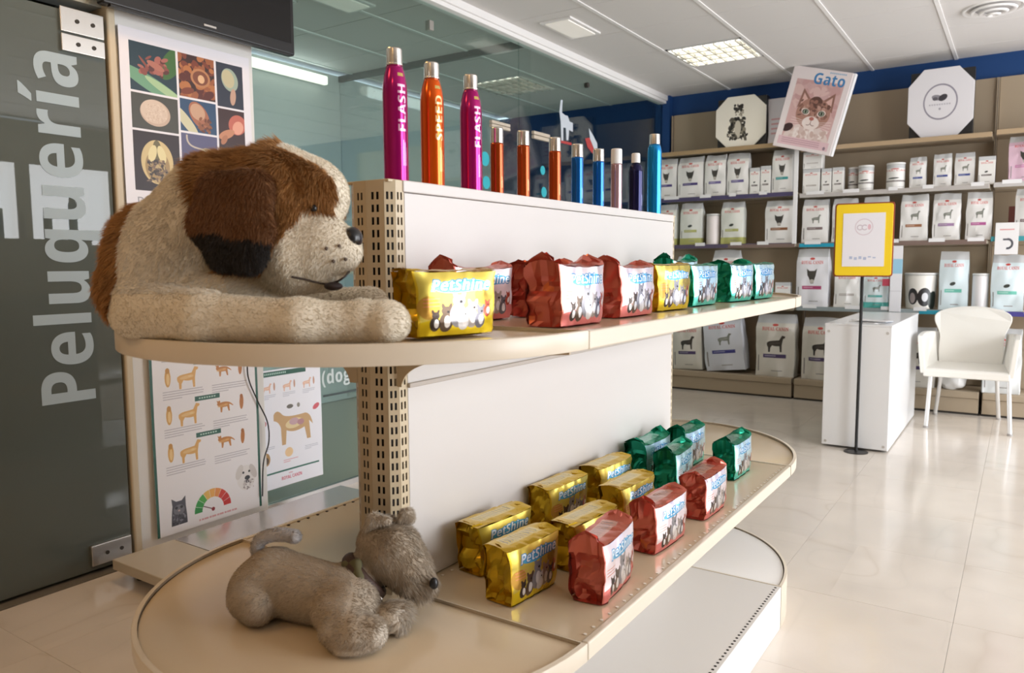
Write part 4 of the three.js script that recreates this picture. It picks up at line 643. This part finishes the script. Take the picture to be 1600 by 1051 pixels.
{ // armchair
  const t = thing('plastic_chair', 'white moulded armchair with slim metal legs by the shelving', 'chair', [-0.325, 0, -6.78]);
  const W = mat([0.85, 0.83, 0.77], 0.35), bend = (g, fn) => { const p = g.attributes.position, v = V(0, 0, 0); for (let i = 0; i < p.count; i++) { v.fromBufferAttribute(p, i); fn(v); p.setXYZ(i, v.x, v.y, v.z); } g.computeVertexNormals(); return g; };
  // seat
  part('seat', bend(new RoundedBoxGeometry(0.56, 0.045, 0.5, 5, 0.02), (v) => { const q = v.x / 0.28; v.y += -0.018 * (1 - q * q) * (v.z < 0.15 ? 1 : 0.4) + (v.z > 0.18 ? -0.012 * (v.z - 0.18) / 0.07 : 0); if (v.z > 0.2) v.z += 0.02 * (1 - q * q); v.x *= v.z < 0 ? 1 + v.z * 0.35 : 1; }), W, t, [0, 0.442, 0.06]);
  part('apron', bend(new RoundedBoxGeometry(0.555, 0.06, 0.03, 5, 0.012), (v) => { const q = v.x / 0.28; v.z += 0.02 * (1 - q * q); v.y += v.y < 0 ? 0.02 * (1 - q * q) : 0; }), W, t, [0, 0.42, 0.295]);
  // back
  const s = new THREE.Shape(); s.moveTo(-0.2, 0); s.bezierCurveTo(-0.225, 0.12, -0.205, 0.2, -0.215, 0.25); s.bezierCurveTo(-0.235, 0.32, -0.262, 0.34, -0.255, 0.39); s.bezierCurveTo(-0.24, 0.44, -0.1, 0.462, 0, 0.462); s.bezierCurveTo(0.1, 0.462, 0.24, 0.44, 0.255, 0.39); s.bezierCurveTo(0.262, 0.34, 0.235, 0.32, 0.215, 0.25); s.bezierCurveTo(0.205, 0.2, 0.225, 0.12, 0.2, 0); s.closePath();
  const back = new THREE.ExtrudeGeometry(s, { depth: 0.014, bevelEnabled: true, bevelSize: 0.006, bevelThickness: 0.006, bevelSegments: 3, curveSegments: 16, steps: 1 });
  part('backrest', bend(back, (v) => { v.z += -0.2 * v.y + 0.55 * v.x * v.x; }), W, t, [0, 0.43, -0.19]);
  // arms: upright side shells joined to the back
  for (const k of [-1, 1]) {
    const a = new THREE.Shape(); a.moveTo(-0.24, 0); a.lineTo(0.3, 0); a.bezierCurveTo(0.318, 0.1, 0.32, 0.2, 0.3, 0.262); a.bezierCurveTo(0.2, 0.285, -0.1, 0.27, -0.25, 0.26); a.closePath();
    const g = new THREE.ExtrudeGeometry(a, { depth: 0.022, bevelEnabled: true, bevelSize: 0.008, bevelThickness: 0.008, bevelSegments: 3, curveSegments: 14 }); g.rotateY(-Math.PI / 2);
    part('arm', bend(g, (v) => { v.x += k * (0.28 + 0.1 * v.y) + 0.011 - k * (v.z < -0.05 ? (v.z + 0.05) * (v.z + 0.05) * 1.4 : 0); }), W, t, [0, 0.425, 0.0]);
  }
  const leg = mat([0.78, 0.78, 0.77], 0.3, { metalness: 0.5 });
  for (const [x, z, x2, z2] of [[-0.245, 0.3, -0.23, 0.26], [0.29, 0.3, 0.265, 0.26], [-0.235, -0.31, -0.19, -0.16], [0.205, -0.34, 0.18, -0.16]]) { const l = part('leg', tubeOf([V(x, 0.006, z), V((x + x2) / 2, 0.2, (z + z2) / 2), V(x2, 0.425, z2)], 0.0145, 12, 12), leg, t); part('foot_cap', new THREE.CylinderGeometry(0.018, 0.018, 0.016, 14).translate(x, 0.008, z), mat([0.4, 0.38, 0.36], 0.6), l); }
}

// ---------------------------------------------------------------- wall shelving and its goods
const ZF = -7.2, ZB = -7.56;
const bayDefs = [
  { name: 'left', x0: -3.06, x1: -1.735, label: 'beige wall shelving bay next to the blue corner', lv: [2.33, 1.885, 1.428, 0.85], rails: ['#a38a66', '#4c4668', '#5b5168', '#8f8472'], joint: [] },
  { name: 'mid', x0: -1.715, x1: -0.262, label: 'beige wall shelving bay behind counter and chair', lv: [2.265, 1.862, 1.425, 0.855], rails: ['#b39b7c', '#b9b4b0', '#7d6a62', '#8f9a9c'] },
  { name: 'right', x0: -0.242, x1: 1.2, label: 'beige wall shelving bay past the white chair', lv: [2.275, 1.868, 1.445, 0.853], rails: ['#b39b7c', '#c2bfbd', '#3f96a0', '#4a458f'] },
];
const RAIL2 = { left: [['#4c4668', -3.05, -2.05, 1], ['#7d6a62', -2.35, -1.74, 2]], mid: [['#1f9ab8', -1.7, -1.35, 2], ['#2aa0bb', -0.72, -0.42, 3]], right: [] };
for (const b of bayDefs) {
  const t = thing('shelving_bay', b.label, 'shelving');
  const back = part('back_frame', boxAt(b.x0, b.x1, 0.02, 2.75, -7.598, ZB - 0.014), M.beige, t);
  for (const [y0, y1, m] of [[0.2, 0.52, M.beige], [0.524, 0.95, M.beige], [0.954, 1.38, M.beige], [1.384, 1.82, M.beige], [1.824, 2.3, M.beige], [2.304, 2.75, M.beige]]) part('back_panel', boxAt(b.x0 + 0.002, b.x1 - 0.002, y0, y1, ZB - 0.014, ZB, 0.002), m, back);
  for (const x of [b.x0 - 0.008, b.x1 + 0.001]) part('upright', boxAt(x, x + 0.007, 0, 2.745, ZB, ZB + 0.03), M.beige, t);
  b.lv.forEach((y, k) => {
    const s = part('shelf', boxAt(b.x0 + 0.003, b.x1 - 0.003, y - 0.03, y - 0.002, ZB, ZF, 0.003), k ? M.cream : M.beige, t);
    part('price_rail', boxAt(b.x0 + 0.004, b.x1 - 0.004, y - 0.036, y + 0.002, ZF, ZF + 0.006, 0.002), mat(b.rails[k], 0.4), s);
    for (const [c, x0, x1, kk] of RAIL2[b.name]) if (kk === k) part('rail_strip', boxAt(x0, x1, y - 0.038, y - 0.006, ZF + 0.006, ZF + 0.008), mat(c, 0.4), s);
    if (k) { const r = rng(17 + k + 5 * b.x0 * 10 | 0); for (let x = b.x0 + 0.06; x < b.x1 - 0.12; x += 0.12 + 0.16 * r()) if (x < 0.3) { const w = 0.06 + 0.1 * r(); part('price_tag', boxAt(x, Math.min(x + w, b.x1 - 0.02), y - 0.012, y + 0.018, ZF + 0.007, ZF + 0.009), M.paper, s); x += w; } }
  });
  part('plinth', boxAt(b.x0 + 0.002, b.x1 - 0.002, 0.018, 0.135, ZB, ZF, 0.003), M.beige, t); part('plinth_deck', boxAt(b.x0 + 0.002, b.x1 - 0.002, 0.137, 0.192, ZB, ZF + 0.012, 0.006), M.beige, t); part('kick_gap', boxAt(b.x0, b.x1, 0.0, 0.018, ZB, ZF - 0.012), M.dark, t);
  if (b.name === 'left') part('shelf_end_strip', boxAt(-1.762, -1.726, 1.42, 2.31, ZF + 0.01, ZF + 0.02, 0.002), M.paper, t, undefined, 'pale upright strip');
}
// print of the goods
function bagTex(kind, band, glyph, tint) {
  return canvasTex(256, 400, (g, W, H) => {
    g.fillStyle = tint ?? '#e9e8e6'; g.fillRect(0, 0, W, H); g.fillStyle = '#c9cbcd'; g.fillRect(0, 0, W, H * 0.14);
    g.fillStyle = '#c8463f'; g.font = 'bold 30px serif'; g.fillText('ROYAL CANIN', 40, H * 0.26, W - 80); blob(g, W / 2, H * 0.17, 20, 8, 0, '#c8463f');
    if (glyph === 'cat') { g.fillStyle = '#45433f'; g.beginPath(); g.moveTo(W * 0.34, H * 0.34); g.lineTo(W * 0.42, H * 0.38); g.lineTo(W * 0.58, H * 0.38); g.lineTo(W * 0.66, H * 0.34); g.lineTo(W * 0.62, H * 0.46); g.quadraticCurveTo(W * 0.56, H * 0.56, W * 0.55, H * 0.6); g.lineTo(W * 0.46, H * 0.6); g.quadraticCurveTo(W * 0.42, H * 0.5, W * 0.36, H * 0.46); g.fill(); blob(g, W / 2, H * 0.56, 18, 14, 0, '#b9b4ac'); }
    if (glyph === 'dog') { sideDog(g, W * 0.52, H * 0.47, 0.95, '#38342f', '#55504a'); }
    if (glyph === 'light') { sideDog(g, W * 0.55, H * 0.45, 0.7, '#7d8078', '#a5a8a0'); }
    if (glyph === 'small') blob(g, W * 0.48, H * 0.55, 26, 12, -0.2, '#3c423d');
    g.fillStyle = band; g.fillRect(W * 0.2, H * 0.64, W * 0.6, H * 0.06); g.fillStyle = 'rgba(255,255,255,.5)'; g.fillRect(W * 0.24, H * 0.66, W * 0.3, H * 0.015);
    g.fillStyle = '#8a8785'; g.fillRect(W * 0.06, H * 0.66, 8, H * 0.26); if (kind === 'low') { g.fillStyle = band; g.fillRect(0, H * 0.84, W, H * 0.16); }
    g.fillStyle = '#9b9896'; g.fillRect(W * 0.42, H * 0.9, W * 0.28, 6);
  });
}
const bagMats = {}; const bagMat = (k, band, glyph, tint, low) => bagMats[k] ??= mat('#ffffff', 0.3, { map: bagTex(low ? 'low' : '', band, glyph, tint) });
function bagGeo(w, h, d, seed, flatTop) {
  const g = new THREE.BoxGeometry(w, h, d, 10, 18, 5), p = g.attributes.position, uv = g.attributes.uv, o = seed * 3.7;
  for (let i = 0; i < p.count; i++) {
    let x = p.getX(i), y = p.getY(i), z = p.getZ(i); const X = x / w * 2, Y = y / h + 0.5, Z = z / d * 2; uv.setXY(i, x / w + 0.5, Y);
    const n = noise3(X * 2 + o, Y * 4 + o, Z * 2) - 0.5, top = Math.max(0, (Y - 0.78) / 0.22);
    if (!flatTop) { z *= 1 - 0.86 * top; x *= 1 - 0.05 * top; y += top * h * 0.03 * (noise3(X * 1.5 + o, 2, o) - 0.5); }
    z += (Z > 0 ? 1 : -1) * d * 0.1 * (1 - X * X) * (1 - Math.pow(2 * Y - 1, 4)); x += w * 0.06 * n * (Math.abs(X) > 0.9 ? 1 : 0.3); z += d * 0.14 * n + d * 0.08 * (noise3(X * 5 + o, Y * 9, Z + o) - 0.5); x *= 1 - 0.04 * Math.max(0, Math.abs(Z) - 0.6);
    if (Y < 0.02) y = -h / 2; p.setXYZ(i, x, y, z);
  }
  return toCreasedNormals(g, 0.5).translate(0, h / 2, 0);
}
let bagSeed = 1;
function goods(px0, px1, pyTop, base, z) { const a = onZ(px0, (pyTop + 300) / 2, z), b = onZ(px1, (pyTop + 300) / 2, z), c = onZ((px0 + px1) / 2, pyTop, z); return { x: (a.x + b.x) / 2, w: b.x - a.x, h: c.y - base }; }
function bag(px0, px1, pyTop, base, m, label, group, { z = -7.29, tilt = 0, h, d = 0.1, turn = 0 } = {}) {
  const q = goods(px0, px1, pyTop, base, z + d / 2), bay = bayDefs.find((v) => q.x < v.x1 + 0.01) ?? bayDefs[2], above = Math.min(...bay.lv.filter((l) => l > base + 0.1)), H = Math.min(h ?? q.h, (above - 0.046 - base) / 1.016);
  const o = part('pet_food_bag', bagGeo(q.w * 0.98, H, d, bagSeed++), m, scene, [q.x, base + (tilt ? Math.abs(Math.sin(tilt)) * q.w * 0.53 : 0), z]); o.rotation.set(0, turn, tilt, 'YZX'); return tag(o, label, 'food bag', group);
}
function carton(px0, px1, pyTop, base, m, label, group, z = -7.27, d = 0.07, name = 'small_carton') {
  const q = goods(px0, px1, pyTop, base, z + d / 2), g = rbox(q.w * 0.98, q.h, d, 0.004).translate(0, q.h / 2, 0), p = g.attributes.position, uv = g.attributes.uv;
  for (let i = 0; i < p.count; i++) uv.setXY(i, p.getX(i) / (q.w) + 0.5, p.getY(i) / q.h);
  return tag(part(name, g, m, scene, [q.x, base, z]), label, 'carton', group);
}
function tub(px0, px1, pyTop, base, m, label, category, z = -7.29, taper = 1, lid = true) {
  const q = goods(px0, px1, pyTop, base, z + 0.04), r = q.w / 2, t = thing(category === 'can' ? 'food_can' : category === 'bucket' ? 'treat_bucket' : 'food_tub', label, category, [q.x, base, z]);
  const g = lathe([[0, 0], [r * taper * 0.97, 0], [r * taper, 0.006], [r, q.h - 0.02], [0, q.h - 0.02]], 36); g.rotateY(Math.PI); part('body', g, m, t);
  part(lid ? 'lid' : 'top', lathe([[0, q.h - 0.02], [r * 1.03, q.h - 0.02], [r * 1.03, q.h - 0.004], [r * 0.98, q.h], [0, q.h]], 36), M.white, t); return t;
}
const bP = bagMat('purple', '#4b3f7c', 'cat'), bP2 = bagMat('purple2', '#6a5f94', 'cat'), bT = bagMat('teal', '#3f9c9c', 'cat'), bG = bagMat('greenlow', '#b7b872', 'small', '#e4e6df', true), bBr = bagMat('brown', '#8a5a3a', 'cat'), bGr = bagMat('greyband', '#7b6a6a', 'light'), bPk = bagMat('pink', '#a8456f', 'cat', '#e3e3e8'), bMg = bagMat('magenta', '#b05a92', 'light'), bBn = bagMat('brown2', '#9c6a4c', 'light'), bLi = bagMat('lilac', '#9a7ba0', 'light'), bD = bagMat('dogs', '#4a3c66', 'dog', '#d9d5cc'), bD2 = bagMat('dogs2', '#3d3f86', 'light', '#d6d9e2'), bBl = bagMat('blueband', '#3f4f94', 'light'), bTl = bagMat('teallow', '#57b2ab', 'light', '#e1eef2', true), bTg = bagMat('tealgreen', '#6fc0ae', 'small', '#dcebf0'), cB = bagMat('carton', '#77706e', 'small', '#ecebe8'), cW = bagMat('cartonwhite', '#b9b3ae', '', '#ecebe8'), bPinkBig = bagMat('pinkbig', '#d08ab5', 'cat', '#e6c4d6');
const G2 = 'goods on the second shelf of the corner bay';
// corner bay, second shelf
bag(1026, 1057, 246, 1.886, bP, 'white food bag with purple band touching the blue spray can', G2); bag(1059, 1099, 240, 1.886, bP, 'white cat food bag with dark purple band', G2);
bag(1101, 1134, 236, 1.886, bP2, 'white cat food bag with mauve band between two similar bags', G2); bag(1136, 1170, 233, 1.886, bP2, 'white cat food bag with mauve band beside two small cartons', G2);
carton(1171, 1187, 262, 1.886, cB, 'small white carton beside the mauve banded bag', G2); carton(1188, 1204, 259, 1.886, cB, 'small white carton beside the teal banded bag', G2);
bag(1206, 1239, 227, 1.886, bT, 'white cat food bag with teal band at the end of the corner bay', G2);
// corner bay, third shelf
bag(1030, 1057, 318, 1.429, bG, 'pale food bag half hidden by the gondola panel', null); bag(1063, 1097, 317, 1.429, bG, 'pale bag with olive foot left of the pink white can', null); tub(1103, 1123, 334, 1.429, mat([0.8, 0.74, 0.73], 0.4), 'slim pinkish white can between two olive footed bags', 'can');
bag(1127, 1163, 315, 1.429, bG, 'pale bag with olive foot right of the pink white can', null); bag(1196, 1242, 312, 1.429, bBr, 'white cat food bag with brown band', null);
// corner bay, fourth shelf and plinth
bag(1057, 1083, 400, 0.852, bG, 'pale bag peeking over the green foil packs', null, { d: 0.12 }); bag(1114, 1157, 388, 0.852, bGr, 'plain grey white bag standing behind the green foil packs', null, { d: 0.12 }); { const a = carton(1213, 1237, 441, 0.852, cB, 'low white carton at the end of the fourth corner shelf', null); }
bag(1054, 1101, 492, 0.193, bD, 'white dog food bag leaning under the gondola shelf by the corner', null, { z: -7.32, d: 0.13, tilt: 0.04, h: 0.5 }); bag(1106, 1170, 482, 0.193, bD2, 'silvery dog food bag with blue band leaning sideways', null, { z: -7.32, d: 0.14, tilt: 0.11, h: 0.55 });
bag(1184, 1247, 478, 0.193, bD, 'big white bag with dark standing dog beside the leaning bag', null, { z: -7.32, d: 0.15, h: 0.58 }); bag(1257, 1315, 482, 0.193, bD, 'big white bag with dark dog partly behind the counter', null, { z: -7.32, d: 0.15, h: 0.56 });
// middle bay, second shelf
const G3 = 'goods on the second shelf of the middle bay';
carton(1254, 1281, 264, 1.863, cW, 'white carton under another carton beside the shelf strip', G3, -7.28, 0.09); { const o = goods(1254, 1281, 264, 1.863, -7.235), q = goods(1254, 1284, 237, 1.863 + o.h, -7.235); carton(1254, 1284, 237, 1.863 + o.h, cW, 'white carton stacked on another beside the shelf strip', G3, -7.28, 0.12); }
carton(1283, 1299, 263, 1.863, cB, 'small white carton next to the stacked pair', G3); carton(1300, 1318, 261, 1.863, cB, 'small white carton next to the small tubs', G3);
tub(1324, 1339, 261, 1.863, cB, 'small white tub set back between carton and tub', 'tub', -7.36); tub(1340, 1364, 258, 1.863, cB, 'small white tub in front of a second tub', 'tub', -7.28); tub(1384, 1413, 254, 1.863, cB, 'white rounded tub standing alone beside the white pouches', 'tub', -7.29);
bag(1421, 1447, 245, 1.863, bBl, 'small white pouch with blue band next to the lone tub', G3, { d: 0.06 }); bag(1458, 1487, 240, 1.863, bBl, 'small white pouch with blue band, middle of three', G3, { d: 0.06 }); bag(1491, 1523, 238, 1.863, bBl, 'small white pouch with blue band next to the carton', G3, { d: 0.06 }); carton(1528, 1555, 244, 1.863, cB, 'tall white carton at the end of the middle bay', G3);
// middle bay, third shelf
bag(1254, 1296, 309, 1.426, bGr, 'white food bag with brownish band left of the yellow sign', null); bag(1301, 1341, 306, 1.426, bGr, 'white food bag mostly hidden by the yellow sign', null); bag(1349, 1389, 305, 1.426, bLi, 'white food bag behind the right edge of the yellow sign', null);
bag(1408, 1452, 300, 1.426, bBn, 'white food bag with brown band right of the yellow sign', null); bag(1459, 1503, 297, 1.426, bLi, 'white food bag with lilac band', null); bag(1511, 1552, 296, 1.426, bMg, 'white food bag with magenta band', null);
// middle bay, fourth shelf
bag(1246, 1298, 388, 0.856, bPk, 'silvery cat food bag with crimson band', null, { d: 0.13 }); bag(1306, 1347, 420, 0.856, cW, 'cream bag of small pouches under the yellow sign', null, { d: 0.1 }); bag(1352, 1391, 425, 0.856, bTl, 'white and teal bag with a red badge behind the sign pole', null, { d: 0.1 });
{ const q = goods(1362, 1386, 430, 0.856, -7.22), p = onZ(1385, 441, -7.2); tag(part('red_badge', rbox(0.06, 0.06, 0.006, 0.002), mat([0.5, 0.06, 0.1], 0.5), scene, [p.x, p.y, -7.19]), 'small dark red badge on the teal bag', 'badge'); }
{ const a = onZ(1393, 384, -7.18), b = onZ(1407, 487, -7.18); tag(part('hanging_strip', (() => { const g = boxAt(a.x, b.x, b.y, a.y, -7.186, -7.176, 0.002), p = g.attributes.position, uv = g.attributes.uv; for (let i = 0; i < p.count; i++) uv.setXY(i, (p.getX(i) - a.x) / (b.x - a.x), (p.getY(i) - b.y) / (a.y - b.y)); return g; })(), mat('#ffffff', 0.4, { map: canvasTex(64, 256, (g, W, H) => { g.fillStyle = '#ebebef'; g.fillRect(0, 0, W, H); g.fillStyle = '#9fd0e8'; g.fillRect(0, H * 0.2, W, H * 0.22); g.fillStyle = '#d9d9de'; g.fillRect(0, H * 0.68, W, 3); }) })), 'narrow white and pale blue strip hanging from the shelf beside the yellow sign', 'strip'); }
{ const tex = canvasTex(1024, 256, (g, W, H) => { g.fillStyle = '#e9e6df'; g.fillRect(0, 0, W, H); for (const x of [512]) { blob(g, x - 70, 160, 60, 62, 0, '#2c2a2b'); blob(g, x - 74, 172, 34, 40, 0, '#a79a98'); blob(g, x + 60, 165, 78, 70, 0, '#1f1e20'); blob(g, x + 66, 165, 36, 34, 0, '#cfd0d4'); blob(g, x + 170, 190, 70, 70, 0, '#26302a'); } }); tub(1416, 1468, 426, 0.856, mat('#ffffff', 0.35, { map: tex }), 'white bucket printed with black dogs', 'bucket', -7.32, 0.88); }
bag(1471, 1518, 393, 0.856, bTg, 'white food bag with pale green band above the chair', null, { d: 0.11 }); tub(1523, 1549, 427, 0.856, mat([0.83, 0.81, 0.82], 0.35), 'plain white can beside the pale green bag', 'can');
// middle bay, plinth
bag(1398, 1470, 496, 0.193, bD, 'white dog food bag between counter and chair', null, { z: -7.32, d: 0.14, h: 0.5 });
tag(part('crumpled_sack', (() => { const g = new THREE.SphereGeometry(1, 24, 16), p = g.attributes.position; for (let i = 0; i < p.count; i++) { const v = V(p.getX(i), p.getY(i), p.getZ(i)), n = 1 + 0.3 * (noise3(v.x * 2.2 + 4, v.y * 2.2, v.z * 2.2) - 0.5); p.setXYZ(i, v.x * 0.1 * n, Math.max(-0.07, v.y * 0.085 * n), v.z * 0.09 * n); } return toCreasedNormals(g.translate(0, 0.07, 0), 0.5); })(), M.pack, scene, [onZ(1488, 590, -7.3).x, 0.193, -7.31]), 'crumpled white sack low behind the chair', 'sack');
// far bay
bag(1576, 1628, 198, 1.869, bPinkBig, 'large pink and white bag at the picture edge of the top goods shelf', null, { d: 0.14 }); bag(1588, 1630, 292, 1.446, bGr, 'white food bag in the far bay above the white card', null); carton(1577, 1594, 322, 1.446, mat([0.2, 0.06, 0.05], 0.5), 'dark red carton in the far bay', null, -7.44, 0.05);
bag(1553, 1606, 398, 0.855, bTg, 'pale green and white bag in the far bay behind the chair', null, { d: 0.12 }); { const a = onZ(1556, 348, -7.17), b = onZ(1590, 397, -7.17); tag(part('shelf_card', boxAt(a.x, b.x, b.y, a.y, -7.186, -7.18, 0.001), mat('#ffffff', 0.4, { map: canvasTex(128, 180, (g, W, H) => { g.fillStyle = '#ecebec'; g.fillRect(0, 0, W, H); g.fillStyle = '#d98f8f'; g.fillRect(24, 36, 80, 6); g.fillStyle = '#4d4f57'; g.beginPath(); g.arc(70, 120, 26, -1.6, 1.8); g.lineWidth = 12; g.strokeStyle = '#4d4f57'; g.stroke(); g.fillRect(44, 90, 26, 10); }) })), 'white card hanging from the shelf edge over the pale green bag', 'card'); }
bag(1543, 1606, 505, 0.193, bagMat('greenbox', '#2f8f74', 'light', '#e3e6e6'), 'white bag with green stripe low behind the chair', null, { z: -7.3, d: 0.14, h: 0.52 });

// ---------------------------------------------------------------- signs on top of the shelving
function octSign(px0, px1, py0, base, z, tex, label) {
  const a = onZ(px0, py0, z), b = onZ(px1, 200, z).setY(base), W = b.x - a.x, H = a.y - b.y, t = thing('octagonal_sign', label, 'sign', [(a.x + b.x) / 2, b.y, z]);
  part('box', boxAt(-W * 0.47, W * 0.5, 0, H * 0.97, -0.1, -0.004, 0.003), M.black, t, undefined, 'black box behind');
  const s = new THREE.Shape(), c = 0.235, P = [[-0.5, -0.5 + c], [-0.5 + c, -0.5], [0.5 - c, -0.5], [0.5, -0.5 + c], [0.5, 0.5 - c], [0.5 - c, 0.5], [-0.5 + c, 0.5], [-0.5, 0.5 - c]]; P.forEach(([x, y], i) => (i ? s.lineTo(x * W, y * H) : s.moveTo(x * W, y * H)));
  const g = new THREE.ExtrudeGeometry(s, { depth: 0.012, bevelEnabled: true, bevelSize: 0.003, bevelThickness: 0.003, bevelSegments: 2, bevelOffset: -0.003 }), p = g.attributes.position, uv = g.attributes.uv; for (let i = 0; i < p.count; i++) uv.setXY(i, p.getX(i) / W + 0.5, p.getY(i) / H + 0.5);
  part('plate', g.translate(0, H / 2, 0), mat('#ffffff', 0.35, { map: tex }), t); return t;
}
octSign(1120, 1197, 155, 2.331, -7.26, canvasTex(400, 400, (g, W, H) => { g.fillStyle = '#f4efe2'; g.fillRect(0, 0, W, H); g.fillStyle = '#2c2822'; speck(g, 150, 70, 70, 50, 26, ['#3b362e', '#1d1a17'], 13, 71); speck(g, 160, 118, 60, 40, 12, ['#b8b1a2', '#8f8778'], 10, 72); speck(g, 120, 175, 120, 120, 60, ['#2a2721', '#5b564b', '#8d8675', '#161412'], 17, 73); speck(g, 100, 290, 150, 50, 40, ['#2a2721', '#c9c2b2', '#5b564b'], 13, 74); blob(g, 180, 250, 26, 60, 0, '#cfc8b8'); }), 'cream octagonal sign with a black sketched terrier');
octSign(1421, 1520, 113, 2.266, -7.26, canvasTex(400, 400, (g, W, H) => { g.fillStyle = '#e2e0e4'; g.fillRect(0, 0, W, H); g.strokeStyle = '#8f8b98'; g.lineWidth = 9; g.beginPath(); g.arc(200, 195, 100, 0, 7); g.stroke(); blob(g, 180, 170, 34, 16, 0.2, '#8b8890'); blob(g, 215, 172, 28, 18, -0.4, '#3c3a40'); blob(g, 168, 176, 16, 10, 0, '#5c5960'); g.fillStyle = '#bcb9c1'; for (let q = 0; q < 9; q++) g.fillRect(132 + 15 * q, 206, 10, 9); blob(g, 198, 236, 7, 7, 0, '#a5a2aa'); }), 'white octagonal sign with a thin ring emblem');
{ const a = onZ(1201, 155, -7.3), b = onZ(1232, 226, -7.3).setY(2.331), t = thing('folded_card', 'pale card leaning behind the big cat box', 'card', [(a.x + b.x) / 2, b.y, -7.32]); part('card_body', bagGeo(b.x - a.x, a.y - b.y, 0.03, 77, true), mat('#ffffff', 0.4, { map: canvasTex(128, 256, (g, W, H) => { g.fillStyle = '#e2dfe6'; g.fillRect(0, 0, W, H); g.fillStyle = '#d8a5ac'; for (let k = 0; k < 4; k++) g.fillRect(18, 110 + 26 * k, 80, 9); }) }), t); }
{ // tilted box with the cat picture
  const tex = canvasTex(640, 820, (g, W, H) => {
    g.fillStyle = '#e6dcdc'; g.fillRect(0, 0, W, H); g.save(); g.beginPath(); g.rect(70, 120, 510, 600); g.clip(); g.fillStyle = '#cfaaa8'; g.fillRect(70, 120, 510, 600);
    speck(g, 70, 120, 510, 300, 50, ['#d8b8b4', '#c69d9b', '#cba7a6'], 50, 80);
    const tri = (a, c) => { g.fillStyle = c; g.beginPath(); g.moveTo(a[0], a[1]); g.lineTo(a[2], a[3]); g.lineTo(a[4], a[5]); g.fill(); };
    blob(g, 330, 720, 250, 170, 0, '#dccbc6'); speck(g, 120, 600, 420, 130, 60, ['#e8dcd8', '#d2bcb6', '#c9aea6'], 26, 82);
    tri([150, 400, 175, 205, 300, 330], '#8f675c'); tri([390, 320, 520, 215, 535, 410], '#8f675c'); tri([178, 370, 192, 250, 268, 330], '#d9b0a8'); tri([424, 326, 502, 258, 512, 370], '#d9b0a8');
    blob(g, 340, 440, 185, 155, 0, '#a97e70'); blob(g, 340, 330, 70, 60, 0, '#5e4039'); speck(g, 180, 320, 320, 150, 60, ['#7f5a4e', '#bb9486', '#94695c', '#6b4a41'], 20, 81);
    for (const x of [255, 430]) { blob(g, x, 430, 46, 32, x < 300 ? 0.25 : -0.25, '#e2d2cb'); blob(g, x, 430, 34, 26, 0, '#35292a'); blob(g, x + 2, 430, 24, 21, 0, '#8fa08c'); blob(g, x + 2, 430, 9, 18, 0, '#171314'); }
    blob(g, 342, 535, 92, 66, 0, '#e6d8d3'); blob(g, 342, 492, 26, 18, 0, '#b0685f'); g.strokeStyle = '#7b5049'; g.lineWidth = 6; g.beginPath(); g.moveTo(342, 508); g.lineTo(342, 540); g.moveTo(300, 556); g.quadraticCurveTo(326, 566, 342, 540); g.quadraticCurveTo(358, 566, 384, 556); g.stroke();
    g.strokeStyle = '#efe6e2'; g.lineWidth = 3; for (const k of [-1, 1]) for (let q = 0; q < 4; q++) { g.beginPath(); g.moveTo(342 + k * 60, 525 + 10 * q); g.lineTo(342 + k * 220, 500 + 30 * q); g.stroke(); }
    blob(g, 110, 610, 60, 40, -0.5, '#3b2526'); g.restore();
    g.fillStyle = '#dcbcc2'; g.fillRect(40, 700, 560, 84); g.fillStyle = '#b88f9a'; for (let k = 0; k < 3; k++) g.fillRect(80, 714 + 20 * k, 420, 7); blob(g, 560, 760, 14, 18, 0, '#8a7583');
    g.fillStyle = '#3f7fb5'; g.font = 'bold 150px sans-serif'; g.fillText('Gato', 240, 150, 370); g.fillStyle = '#8fb0cc'; for (let q = 0; q < 9; q++) g.fillRect(400 + q * 20, 22, 14, 14);
  });
  const z = -7.12, c = onZ(1270, 173, z), W = 0.5, H = 0.69, t = thing('cat_box', 'large tilted display box lettered Gato with a cat face', 'box', [c.x, c.y, z]);
  const g = rbox(W, H, 0.07, 0.004), p = g.attributes.position, n = g.attributes.normal, uv = g.attributes.uv; for (let i = 0; i < p.count; i++) { if (n.getZ(i) > 0.6) uv.setXY(i, p.getX(i) / W + 0.5, p.getY(i) / H + 0.5); else uv.setXY(i, 0.02, 0.98); }
  const b = part('box_body', g, mat('#ffffff', 0.4, { map: tex }), t); t.rotation.set(0.06, 0.0, -0.27); part('box_spine', boxAt(W / 2 - 0.002, W / 2 + 0.02, -H / 2, H / 2, -0.034, 0.03, 0.006), M.paper, t); t.userData.tilted = true;
}
renderer.render(scene, camera);
